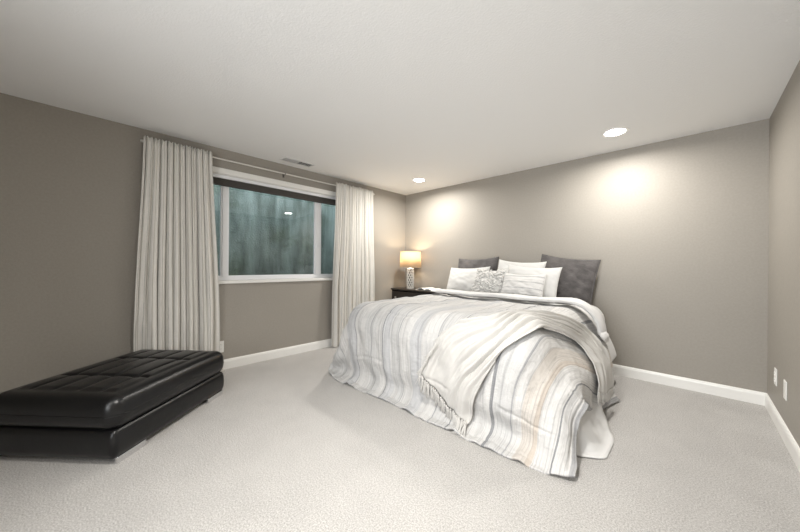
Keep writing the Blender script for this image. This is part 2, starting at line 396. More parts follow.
# ------------------------------------------------------------------ wall plates
def outlet(loc, rz, label, kind):
    t = tag(empty('wall_outlet' if kind else 'wall_plate', loc, rz), label, 'outlet' if kind else 'wall plate')
    bm = bmesh.new(); box(bm, -.038, .038, -.0065, 0, -.063, .063, .003); link('plate', bm, M['plastic'], t)
    if kind:
        for z in (-.023, .023):
            bm = bmesh.new(); box(bm, -.017, .017, -.0085, -.006, z - .015, z + .015, .004); s = link('socket', bm, M['plastic'], t)
            bm = bmesh.new(); box(bm, -.008, -.005, -.0088, -.0084, z - .004, z + .006); box(bm, .005, .008, -.0088, -.0084, z - .004, z + .006); link('slots', bm, M['slot'], s)
        bm = bmesh.new(); lathe(bm, [(.003, 0), (.002, .001)], 10); o = link('screw', bm, M['brass'], t); o.rotation_euler = (math.pi / 2, 0, 0); o.location = (0, -.0064, 0)
    else:
        for z in (-.047, .047):
            bm = bmesh.new(); lathe(bm, [(.003, 0), (.002, .001)], 10); o = link('screw', bm, M['brass'], t); o.rotation_euler = (math.pi / 2, 0, 0); o.location = (0, -.0064, z)
outlet((RW, -.385, .345), -math.pi / 2, 'white duplex outlet low on the right wall, the one nearer the corner', True)
outlet((RW, -.715, .34), -math.pi / 2, 'blank white wall plate low on the right wall, nearer the viewer', False)
outlet((0, -2.985, .255), math.pi / 2, 'white wall outlet low beside the left curtain', True)

# ottoman footprint
OA = Vector((1.348, -3.885, 0)); e1 = Vector((-.66, .752, 0)).normalized(); e2 = Vector((-.752, -.66, 0)).normalized()
OLn, OWd = 1.03, .80
oc = OA + e1 * (OLn / 2 - .03) + e2 * (OWd / 2 - .005)

# ------------------------------------------------------------------ curtains
def clear_of_ottoman(x, y, z):
    # the ottoman standing against the curtain presses its folds back to the wall
    if z > .75: return x
    xx = x
    while xx > .014:
        r = Vector((xx - oc.x, y - oc.y, 0))
        if abs(r.dot(e1)) < OLn / 2 + .028 and abs(r.dot(e2)) < OWd / 2 + .028: xx -= .004
        else: break
    k = 1 - float(sst((z - .44) / .30))
    return x + (xx - x) * k
def curtain(label, yc, wt, wb, folds, seed, skew=0, pud=0, lean=0):
    rnd = random.Random(seed); z1, z0 = 2.345, .006
    nu, nv = folds * 20 + 1, 96
    ph = [rnd.uniform(-.5, .5) for _ in range(folds + 2)]; am = [rnd.uniform(.1, 1.3) for _ in range(folds + 2)]; am2 = [rnd.uniform(.0, 1.35) for _ in range(folds + 2)]
    # folds of uneven width
    cuts = np.cumsum([rnd.uniform(.4, 1.9) for _ in range(folds)]); cuts = np.concatenate([[0], cuts / cuts[-1]])
    G = np.zeros((nv, nu, 3)); UV = np.zeros((nv, nu, 2)); full = wt * 2.1
    for j in range(nv):
        h = (j / (nv - 1)) ** .8; z = z1 + (z0 - z1) * h; e = sst(h * 1.2)
        w = wt + (wb - wt) * e ** .8; yy = yc + skew * h
        head = math.exp(-((h - .022) / .028) ** 2)
        for i in range(nu):
            a = i / (nu - 1); k = a * folds; ki = min(int(k), folds - 1); f = k - ki; fs_ = f * f * (3 - 2 * f)
            pa = ph[ki] * (1 - fs_) + ph[ki + 1] * fs_
            aa = (am[ki] * (1 - e) + am2[ki] * e) * (1 - fs_) + (am[ki + 1] * (1 - e) + am2[ki + 1] * e) * fs_
            ang = 2 * math.pi * (k + .22 * pa * e)
            amp = (.013 + .023 * e) * aa
            x = .090 + amp * math.cos(ang) + .012 * e * math.sin(ang * .5 + seed) + .012 * e * nz(a * 7, h * 3, seed) + e * .013 * math.sin(2 * math.pi * (a * 4.3 + .12 * math.sin(h * 5 + seed)) + seed) + (1 - e) * .006 * math.sin(2 * math.pi * a * 5.7 + seed) + .006 * math.cos(ang * 2 + seed) * (1 - .6 * e)
            ya = cuts[ki] + (cuts[ki + 1] - cuts[ki]) * f; ya = a + (ya - a) * (.45 + .55 * e)
            y = yy - w / 2 + w * ya + .012 * math.sin(ang) * (.35 + .65 * e) * aa + .010 * e * nz(a * 4, h * 2, seed + 5)
            zz = z
            if h < .02: zz += (1 - h / .02) * (.007 * math.cos(ang * 2 + seed) + .010 * nz(a * 9, 0, seed))
            if pud and h > .95: x += pud * (h - .95) / .05 * (.5 + .5 * math.sin(a * 9)); y += pud * .8 * ((h - .95) / .05) ** 2 * a
            x = max(x, .060) if z > 2.2 else max(x, .022)
            x = clear_of_ottoman(x, y, z)
            G[j, i] = (x, y, zz); UV[j, i] = (a * full, z)
    t = tag(empty('curtain', (.082, yc, 0)), label, 'curtain', 'striped curtains on the window rod')
    G[:, :, 0] -= .082; G[:, :, 1] -= yc
    o = grid_mesh('curtain_panel', G, M['curtain'], t, UV); solidify(o, .003, 0)
    return t
curtain('wide white striped curtain at the left end of the rod behind the ottoman', -3.375, .555, .70, 11, 3, skew=.02, pud=.05)
curtain('narrower white striped curtain at the right end of the rod beside the nightstand', -1.205, .70, .79, 12, 11)

t = tag(empty('curtain_rod', (.044, -2.22, 2.312)), 'thin pale curtain rod above the window', 'curtain rod')
bm = bmesh.new(); tube(bm, [(0, -1.42, 0), (0, 1.40, 0)], .0085, 12); link('rod', bm, M['rod'], t, True, 40)
for y, s in ((-1.42, -1), (1.40, 1)):
    bm = bmesh.new(); tube(bm, [(0, y, 0), (0, y + s * .012, 0), (0, y + s * .018, 0), (0, y + s * .03, 0)], [.009, .013, .015, .008], 14); link('finial', bm, M['rod'], t, True, 40)
for y in (-1.38, -.06, 1.36):
    bm = bmesh.new(); tube(bm, [(-.0435, y, -.012), (-.02, y, -.014), (0, y, -.0135), (.012, y, -.006), (.0125, y, .004)], .004, 8); box(bm, -.044, -.040, y - .012, y + .012, -.04, .012, .002); link('bracket', bm, M['bronze'], t)

# ------------------------------------------------------------------ ottoman
ot = tag(empty('ottoman', oc, math.atan2(e1.y, e1.x)), 'low black leather tufted ottoman in front of the left curtain', 'ottoman')
def soft_slab(lx, ly, z0, z1, r, cr, ex, top_fn=None, n=64, m=52):
    # closed rounded slab: rings of a rounded rectangle swept over a rounded side, top and bottom filled by grids
    bm = bmesh.new(); nx, ny = n, m
    zm = (z0 + z1) / 2; hh = (z1 - z0) / 2
    # coordinate spacing denser near the edges
    def sp(k, n, l):
        t = -1 + 2 * k / n
        return math.copysign(1 - (1 - abs(t)) ** 1.6, t)
    tops = {}; bots = {}
    for i in range(nx + 1):
        for j in range(ny + 1):
            u, v = sp(i, nx, lx), sp(j, ny, ly); x, y = u * lx / 2, v * ly / 2
            # round the plan corners, then let the height fall to the side over the distance r
            dx = abs(x) - (lx / 2 - cr); dy = abs(y) - (ly / 2 - cr)
            if dx > 0 and dy > 0:
                mx_ = max(dx, dy); l = math.hypot(dx, dy); sc_ = mx_ / l
                x = math.copysign(lx / 2 - cr + dx * sc_, x); y = math.copysign(ly / 2 - cr + dy * sc_, y)
                depth = cr - mx_
            else: depth = min(lx / 2 - abs(x), ly / 2 - abs(y))
            f = min(1, max(0, 1 - depth / r)); prof = max(0, 1 - f ** ex) ** (1 / ex)
            zt_ = zm + hh * prof; zb_ = zm - hh * prof
            if top_fn: zt_ += top_fn(x, y) * prof
            edge = i in (0, nx) or j in (0, ny)
            a = bm.verts.new((x, y, zt_)); tops[i, j] = a
            bots[i, j] = a if edge else bm.verts.new((x, y, zb_))
    for i in range(nx):
        for j in range(ny):
            bm.faces.new((tops[i, j], tops[i + 1, j], tops[i + 1, j + 1], tops[i, j + 1]))
            q = [bots[i, j], bots[i, j + 1], bots[i + 1, j + 1], bots[i + 1, j]]
            if len(set(q)) == 4:
                try: bm.faces.new(q)
                except ValueError: pass
    return bm
XL = (-.19, .19); YL = (-.225, -.075, .075, .225)
def tuft(x, y):
    ax = abs(x) / (OLn / 2); ay = abs(y) / (OWd / 2)
    h = .014 * (1 - ax ** 2) * (1 - ay ** 2)
    inx = sst((.44 - abs(x)) / .05); iny = sst((.325 - abs(y)) / .03)
    g = 0
    for yl in YL: g = max(g, math.exp(-((y - yl) / .0075) ** 2) * .85 * inx)
    for xl in XL: g = max(g, math.exp(-((x - xl) / .012) ** 2) * iny)
    d = 0
    for xl in XL:
        for yl in YL: d = max(d, math.exp(-((x - xl) ** 2 + (y - yl) ** 2) / .022 ** 2))
    # pillowed squares between the seams
    px = abs(((x + .57) % .38) / .38 - .5) * 2; py = abs(((y + .225) % .15) / .15 - .5) * 2
    return h + (.010 * (1 - px ** 4) * (1 - py ** 3) * inx * iny) - .012 * g - .012 * d
bm = soft_slab(OLn + .02, OWd + .02, .190, .392, .085, .075, 2.5, tuft, n=170, m=140); link('cushion', bm, M['leather'], ot, True)
bm = soft_slab(OLn, OWd, .030, .20, .035, .03, 2.6, None, n=50, m=44); link('base', bm, M['leather'], ot, True)
for sx, sy, L in ((-1, -1, 0), (1, -1, 0), (1, 1, 0), (-1, 1, 0)):
    bm = bmesh.new(); box(bm, -.095, .095, -.011, .011, 0, .040, .004)
    o = link('foot', bm, M['chrome'], ot); o.location = (sx * (OLn / 2 - .125), sy * (OWd / 2 - .017), 0)
# stitched seam running round the cushion side
bm = bmesh.new(); pts = []
lx, ly, cr = (OLn + .02) / 2 + .0005, (OWd + .02) / 2 + .0005, .0755
for k in range(97):
    a = 2 * math.pi * k / 96; q = int(k / 24) % 4; cxx = (lx - cr) * (1, -1, -1, 1)[q]; cyy = (ly - cr) * (1, 1, -1, -1)[q]
    pts.append((cxx + cr * math.cos(a), cyy + cr * math.sin(a), .285))
tube(bm, pts, .0022, 6, False); link('piping', bm, M['leather'], ot, True)

# ------------------------------------------------------------------ bed
X0, X1, Y0, Y1, ZT = 1.11, 3.05, -2.11, -.03, .735
bed = tag(empty('bed', ((X0 + X1) / 2, (Y0 + Y1) / 2, 0)), 'king bed against the back wall, hidden under its pale striped bedding', 'bed')
def bpart(name, bm, m, smooth=False):
    o = link(name, bm, m, bed, smooth); o.matrix_parent_inverse = Matrix.Translation(-Vector(bed.location)); return o
bm = bmesh.new(); box(bm, X0 + .06, X1 - .06, Y0 + .08, Y1, .44, ZT - .022, .12, 5); bpart('mattress', bm, M['ticking'], True)
bm = bmesh.new(); box(bm, X0 + .06, X1 - .06, Y0 + .06, Y1, .20, .435, .02, 3); bpart('box_spring', bm, M['dark_fabric'])
bm = bmesh.new()
for a in ((X0 + .04, X0 + .08, Y0 + .04, Y1), (X1 - .08, X1 - .04, Y0 + .04, Y1), (X0 + .08, X1 - .08, Y0 + .04, Y0 + .08), (X0 + .08, X1 - .08, Y1 - .06, Y1 - .02)): box(bm, *a, .15, .195, .003)
bpart('bed_frame', bm, M['bronze'])
for x in (X0 + .10, X1 - .10):
    for y in (Y0 + .25, Y1 - .15):
        bm = bmesh.new(); lathe(bm, [(.022, 0), (.024, .01), (.016, .03), (.016, .15)], 14, x, y); bpart('leg', bm, M['bronze'])

# white flat sheet: flat on top, hangs on the right, reaching the carpet near the foot corner
def sheet_point(y, a, lift=0.0, shorten=0.0):
    low = sst((-1.12 - y) / .38)
    L = .42 + .33 * low - .04 * sst((-1.8 - y) / .25) + .012 * math.sin(y * 23) + .01 * math.sin(y * 11 + 1) - shorten
    fl = .15 + .165 * sst((-1.1 - y) / .5) - .21 * sst((-1.80 - y) / .2) + .012 * math.sin(y * 17 + 1) * (1 - low) - .10 * sst((y + .35) / .25)
    if a < .45:
        t_ = a / .45; x = X0 + .06 + (X1 - .13 - X0 - .06) * t_; z = ZT + .007 + .004 * math.sin(x * 9 + y * 7) * math.sin(y * 13)
        if t_ < .05: z -= .02 * (1 - t_ / .05)
        n = (0, 1)
    else:
        t_ = (a - .45) / .55; s = t_ * (L + .17); r = .17
        if s < r * 1.57: x = X1 - .13 + r * math.sin(s / r) * .85; z = ZT + .007 - r * (1 - math.cos(s / r)); n = (math.sin(s / r), math.cos(s / r))
        else:
            q = (s - r * 1.57) / (L + .17 - r * 1.57)
            x = X1 - .13 + r * .85 + fl * q ** (.8 + .9 * low) * (1 - .12 * q ** 3 * (1 - low)); z = ZT + .007 - r - (s - r * 1.57) * .93; n = (1, .15)
        z = max(z, .008)
    z -= .02 * sst((-1.75 - y) / .2) * sst((z - .3) / .3)
    return x + n[0] * lift, y + .01 * math.sin(x * 5) * (a > .5), z + n[1] * lift
nu, nv = 70, 90
G = np.array([[sheet_point(-.10 - 1.90 * j / (nv - 1), i / (nu - 1)) for i in range(nu)] for j in range(nv)])
sh = tag(empty('bed_sheet', (2.1, -1.0, .74)), 'plain white bed sheet under the striped comforter, its corner touching the carpet', 'bed sheet')
G -= np.array(sh.location)
o = grid_mesh('flat_sheet', G[::-1], M['sheet'], sh); solidify(o, .003, 0)
# turned-down band of the sheet, a soft thick fold across the bed below the pillows
FOLD_LIFT = .098; nu, nk = 90, 26
G = np.zeros((nu, nk, 3))
for i in range(nu):
    a = .03 + .76 * i / (nu - 1)
    end = float(sst((nu - 1 - i) / 7) * sst(i / 5)) * .92 + .08
    yc = -.845 - .02 * math.sin(a * 7); wd = (.095 + .012 * math.sin(a * 17)) * (.55 + .45 * end)
    for k in range(nk):
        th = 2 * math.pi * k / nk; c, s_ = math.cos(th), math.sin(th)
        ex = abs(c) ** .8 * (1 if c > 0 else -1); hz = .030 * (abs(s_) ** .7) * (1 if s_ > 0 else -1)
        hz *= (1 + .25 * nz(a * 14, k * .3, 2)) * end
        lift = FOLD_LIFT + hz if s_ > 0 else FOLD_LIFT + hz * .6
        p = sheet_point(yc + 0 * ex, a, lift); G[i, k] = (p[0], yc + wd * ex + .008 * nz(a * 20, k, 1), p[2])
G -= np.array(sh.location)
o = grid_mesh('turned_down_fold', G[:, ::-1], M['sheet'], sh, closed_u=True)

# striped comforter (its draped surface in millimetres, rows from pillows to foot hem)
CLOTH_X = [
[1065,1065,1065,1065,1065,1072,1096,1135,1188,1249,1314,1374,1434,1494,1553,1613,1673,1733,1793,1852,1912,1972,2032,2091,2151,2211,2271,2331,2390,2450,2510,2570,2630,2689,2749,2809,2871,2947,3009,3056,3092,3128,3165,3197,3221,3233,3235,3236,3239,3260,3307],
[1065,1065,1065,1065,1065,1072,1096,1136,1188,1249,1314,1374,1433,1493,1553,1613,1672,1732,1792,1852,1912,1971,2031,2091,2151,2210,2270,2330,2390,2450,2509,2569,2629,2689,2749,2808,2870,2942,3004,3053,3089,3125,3162,3193,3217,3230,3232,3233,3234,3251,3293],
[1065,1065,1065,1065,1065,1072,1096,1135,1187,1248,1313,1373,1433,1493,1552,1612,1672,1732,1792,1851,1911,1971,2031,2090,2150,2210,2270,2329,2389,2449,2509,2569,2628,2688,2748,2808,2868,2938,3000,3050,3086,3122,3158,3188,3208,3221,3226,3228,3230,3242,3279],
[1065,1065,1065,1065,1065,1072,1096,1135,1187,1248,1313,1373,1432,1492,1552,1612,1671,1731,1791,1851,1911,1970,2030,2090,2150,2209,2269,2329,2389,2449,2508,2568,2628,2688,2748,2807,2867,2936,2998,3048,3084,3120,3156,3186,3207,3222,3229,3230,3229,3235,3266],
[1065,1065,1065,1065,1065,1072,1096,1135,1187,1247,1312,1372,1432,1492,1551,1611,1671,1731,1790,1850,1910,1970,2030,2089,2149,2209,2269,2328,2388,2448,2508,2568,2627,2687,2747,2807,2867,2935,2997,3046,3083,3120,3156,3186,3207,3224,3233,3233,3232,3232,3253],
[1065,1065,1065,1065,1065,1072,1096,1134,1186,1247,1312,1371,1431,1491,1551,1611,1670,1730,1790,1850,1909,1969,2029,2089,2149,2208,2268,2328,2388,2448,2507,2567,2627,2687,2747,2806,2866,2934,2995,3045,3082,3120,3157,3186,3209,3227,3234,3235,3234,3234,3241],
[1065,1065,1065,1065,1065,1072,1095,1134,1186,1246,1311,1371,1431,1490,1550,1610,1670,1730,1789,1849,1909,1969,2028,2088,2148,2208,2268,2327,2387,2447,2507,2567,2626,2686,2746,2806,2866,2933,2994,3044,3081,3119,3155,3185,3210,3228,3234,3235,3235,3235,3237],
[1065,1065,1065,1065,1065,1072,1095,1134,1185,1246,1311,1370,1430,1490,1550,1610,1669,1729,1789,1849,1908,1968,2028,2088,2148,2207,2267,2327,2387,2446,2506,2566,2626,2686,2745,2805,2865,2932,2993,3042,3078,3114,3150,3182,3209,3228,3234,3235,3235,3235,3236],
[1065,1065,1065,1065,1065,1072,1095,1133,1185,1245,1310,1370,1429,1489,1549,1609,1668,1728,1788,1848,1907,1967,2027,2087,2146,2206,2266,2326,2386,2445,2505,2565,2625,2684,2744,2804,2864,2930,2991,3041,3076,3110,3145,3180,3211,3229,3235,3235,3235,3235,3236],
[1065,1065,1065,1065,1065,1072,1095,1133,1184,1244,1308,1368,1427,1487,1547,1606,1666,1726,1785,1845,1904,1964,2024,2083,2143,2203,2262,2322,2382,2441,2501,2560,2620,2680,2739,2799,2859,2925,2986,3036,3073,3109,3147,3182,3208,3228,3235,3235,3235,3236,3236],
[1065,1065,1065,1065,1065,1071,1094,1132,1182,1241,1305,1365,1424,1484,1543,1602,1662,1721,1781,1840,1899,1959,2018,2078,2137,2196,2256,2315,2375,2434,2494,2553,2612,2672,2731,2791,2850,2916,2977,3029,3068,3103,3142,3179,3208,3229,3235,3235,3235,3236,3236],
[1064,1065,1065,1065,1065,1071,1093,1131,1180,1239,1302,1361,1421,1480,1539,1598,1657,1716,1775,1834,1893,1952,2011,2070,2129,2189,2248,2307,2366,2425,2484,2543,2602,2661,2720,2779,2839,2902,2965,3018,3060,3094,3132,3172,3205,3227,3235,3235,3236,3236,3236],
[1064,1064,1065,1065,1065,1072,1094,1130,1179,1237,1300,1359,1417,1476,1535,1593,1652,1710,1769,1828,1886,1945,2004,2062,2121,2179,2238,2297,2355,2414,2473,2531,2590,2649,2707,2766,2825,2885,2950,3005,3050,3083,3118,3157,3194,3222,3234,3235,3236,3236,3237],
[1063,1064,1065,1065,1065,1072,1094,1131,1179,1236,1298,1356,1414,1472,1531,1589,1647,1705,1763,1821,1879,1937,1995,2053,2111,2170,2228,2286,2344,2402,2460,2518,2576,2634,2692,2751,2809,2868,2932,2990,3037,3073,3107,3145,3183,3214,3231,3235,3236,3237,3238],
[1063,1064,1064,1065,1065,1073,1095,1131,1179,1236,1297,1354,1412,1469,1527,1584,1642,1699,1757,1814,1872,1929,1987,2044,2102,2159,2217,2274,2331,2389,2446,2504,2561,2619,2676,2734,2791,2849,2912,2972,3023,3062,3096,3132,3171,3204,3226,3234,3236,3237,3239],
[1063,1063,1064,1065,1065,1073,1096,1132,1180,1236,1296,1353,1410,1467,1523,1580,1637,1694,1751,1807,1864,1921,1978,2035,2091,2148,2205,2262,2319,2375,2432,2489,2546,2603,2659,2716,2773,2830,2888,2952,3007,3050,3084,3120,3157,3193,3219,3233,3236,3239,3243],
[1062,1063,1064,1065,1065,1074,1097,1133,1180,1236,1296,1352,1408,1464,1520,1576,1633,1689,1745,1801,1857,1913,1969,2025,2081,2137,2193,2249,2305,2362,2418,2474,2530,2586,2642,2698,2754,2810,2867,2931,2988,3036,3072,3108,3145,3181,3211,3229,3235,3237,3240],
[1061,1063,1064,1065,1065,1074,1098,1134,1181,1236,1296,1352,1407,1462,1518,1573,1628,1684,1739,1794,1850,1905,1960,2016,2071,2126,2182,2237,2292,2348,2403,2458,2514,2569,2624,2680,2735,2790,2846,2906,2969,3021,3062,3097,3134,3170,3202,3224,3234,3235,3235],
[1060,1063,1064,1065,1065,1075,1098,1134,1181,1237,1298,1352,1407,1461,1516,1570,1625,1679,1734,1789,1843,1898,1952,2007,2061,2116,2170,2225,2280,2334,2389,2443,2498,2552,2607,2662,2716,2771,2825,2882,2949,3006,3051,3087,3124,3160,3193,3219,3233,3237,3239],
[1065,1062,1063,1064,1065,1074,1097,1133,1181,1238,1299,1353,1407,1461,1514,1568,1622,1676,1730,1783,1837,1891,1945,1999,2052,2106,2160,2214,2268,2321,2375,2429,2483,2537,2590,2644,2698,2752,2806,2860,2929,2992,3042,3079,3115,3151,3185,3213,3231,3236,3236],
[1059,1052,1053,1058,1064,1072,1093,1129,1177,1237,1301,1355,1408,1461,1514,1567,1620,1673,1726,1779,1832,1885,1938,1991,2044,2097,2150,2203,2256,2309,2363,2416,2469,2522,2575,2628,2681,2734,2787,2840,2905,2984,3038,3075,3109,3144,3178,3208,3230,3238,3235],
[1032,1029,1036,1045,1057,1071,1091,1125,1173,1232,1295,1351,1405,1459,1512,1565,1618,1670,1723,1776,1828,1881,1934,1987,2040,2092,2145,2198,2251,2304,2357,2410,2464,2517,2571,2625,2680,2736,2793,2853,2918,2982,3035,3072,3105,3139,3172,3203,3229,3246,3257],
[997,1010,1028,1044,1061,1078,1097,1130,1175,1229,1287,1344,1400,1454,1508,1562,1615,1668,1721,1773,1826,1878,1931,1984,2036,2089,2142,2194,2247,2300,2353,2407,2460,2514,2569,2624,2680,2737,2795,2856,2918,2977,3027,3063,3098,3133,3168,3199,3228,3257,3281],
[985,1014,1040,1063,1082,1096,1114,1143,1184,1234,1289,1345,1400,1454,1508,1561,1614,1667,1719,1772,1824,1877,1929,1981,2034,2086,2139,2191,2244,2297,2350,2403,2457,2511,2565,2621,2676,2733,2791,2849,2909,2965,3012,3049,3085,3122,3159,3194,3224,3257,3293],
[1001,1036,1067,1087,1103,1120,1130,1153,1197,1245,1297,1350,1403,1457,1510,1562,1615,1667,1720,1772,1824,1876,1928,1980,2032,2085,2137,2189,2242,2294,2347,2400,2453,2507,2561,2615,2670,2726,2782,2838,2895,2948,2993,3032,3070,3108,3146,3183,3218,3250,3286],
[1030,1065,1088,1102,1111,1110,1121,1161,1209,1257,1307,1358,1410,1462,1514,1566,1618,1670,1722,1773,1825,1877,1929,1981,2032,2084,2136,2188,2240,2292,2345,2397,2450,2503,2556,2610,2663,2717,2771,2825,2878,2928,2974,3017,3057,3095,3133,3170,3207,3242,3274],
[1061,1080,1089,1091,1085,1092,1128,1175,1220,1268,1317,1367,1418,1469,1520,1571,1623,1674,1725,1777,1828,1880,1931,1982,2034,2085,2137,2188,2240,2292,2343,2395,2448,2500,2552,2604,2657,2709,2761,2813,2864,2913,2959,3004,3046,3086,3124,3161,3197,3232,3263],
[1071,1071,1068,1058,1063,1097,1145,1185,1230,1278,1327,1377,1426,1477,1527,1578,1629,1680,1731,1782,1832,1883,1934,1985,2036,2088,2139,2190,2241,2292,2344,2395,2446,2498,2549,2601,2652,2703,2753,2804,2853,2901,2948,2994,3039,3080,3120,3157,3193,3226,3259],
[1054,1043,1031,1033,1063,1112,1152,1190,1239,1287,1336,1385,1435,1484,1534,1585,1635,1685,1736,1786,1837,1887,1938,1989,2039,2090,2140,2191,2242,2293,2343,2394,2445,2495,2546,2597,2647,2697,2746,2796,2844,2892,2939,2985,3032,3076,3118,3157,3193,3224,3256],
[1018,1004,1001,1025,1074,1119,1152,1200,1247,1295,1344,1393,1442,1492,1541,1591,1641,1691,1741,1791,1841,1891,1941,1992,2042,2092,2142,2192,2242,2293,2343,2393,2443,2493,2543,2592,2642,2691,2740,2789,2838,2886,2931,2977,3024,3072,3117,3158,3195,3229,3258],
[976,969,985,1030,1080,1116,1160,1209,1254,1302,1351,1400,1449,1498,1548,1597,1647,1696,1746,1796,1845,1895,1944,1994,2044,2094,2143,2193,2243,2292,2342,2391,2441,2490,2539,2589,2638,2687,2735,2784,2832,2880,2927,2972,3020,3067,3115,3159,3198,3233,3264],
[935,944,982,1033,1075,1119,1168,1214,1262,1311,1359,1407,1456,1505,1554,1603,1652,1701,1750,1799,1849,1898,1947,1996,2046,2095,2144,2193,2243,2292,2341,2390,2439,2488,2536,2585,2634,2683,2731,2779,2827,2875,2923,2971,3019,3064,3111,3158,3202,3239,3272],
[902,934,983,1029,1076,1125,1175,1223,1271,1318,1366,1414,1462,1510,1559,1607,1656,1705,1753,1802,1851,1900,1949,1998,2047,2096,2145,2194,2242,2291,2339,2388,2436,2485,2533,2582,2630,2679,2727,2775,2823,2872,2921,2969,3017,3064,3110,3157,3203,3245,3281],
[889,932,980,1030,1080,1129,1178,1227,1275,1323,1371,1419,1467,1515,1563,1611,1660,1708,1756,1804,1853,1902,1951,1999,2048,2097,2145,2193,2241,2289,2337,2386,2434,2482,2531,2579,2627,2676,2724,2772,2821,2869,2918,2967,3015,3063,3110,3156,3204,3249,3289],
[886,932,982,1032,1082,1131,1179,1228,1276,1325,1373,1421,1469,1517,1566,1614,1662,1710,1758,1806,1854,1902,1951,2000,2048,2097,2144,2192,2240,2288,2336,2385,2433,2481,2530,2578,2627,2675,2723,2771,2820,2868,2917,2965,3013,3062,3110,3157,3205,3251,3294],
[885,934,985,1034,1082,1130,1178,1227,1276,1325,1374,1423,1471,1519,1567,1615,1663,1712,1760,1808,1856,1903,1951,1998,2046,2093,2141,2190,2239,2288,2337,2386,2434,2482,2530,2578,2626,2674,2723,2771,2820,2868,2916,2964,3012,3060,3109,3158,3206,3253,3298],
]
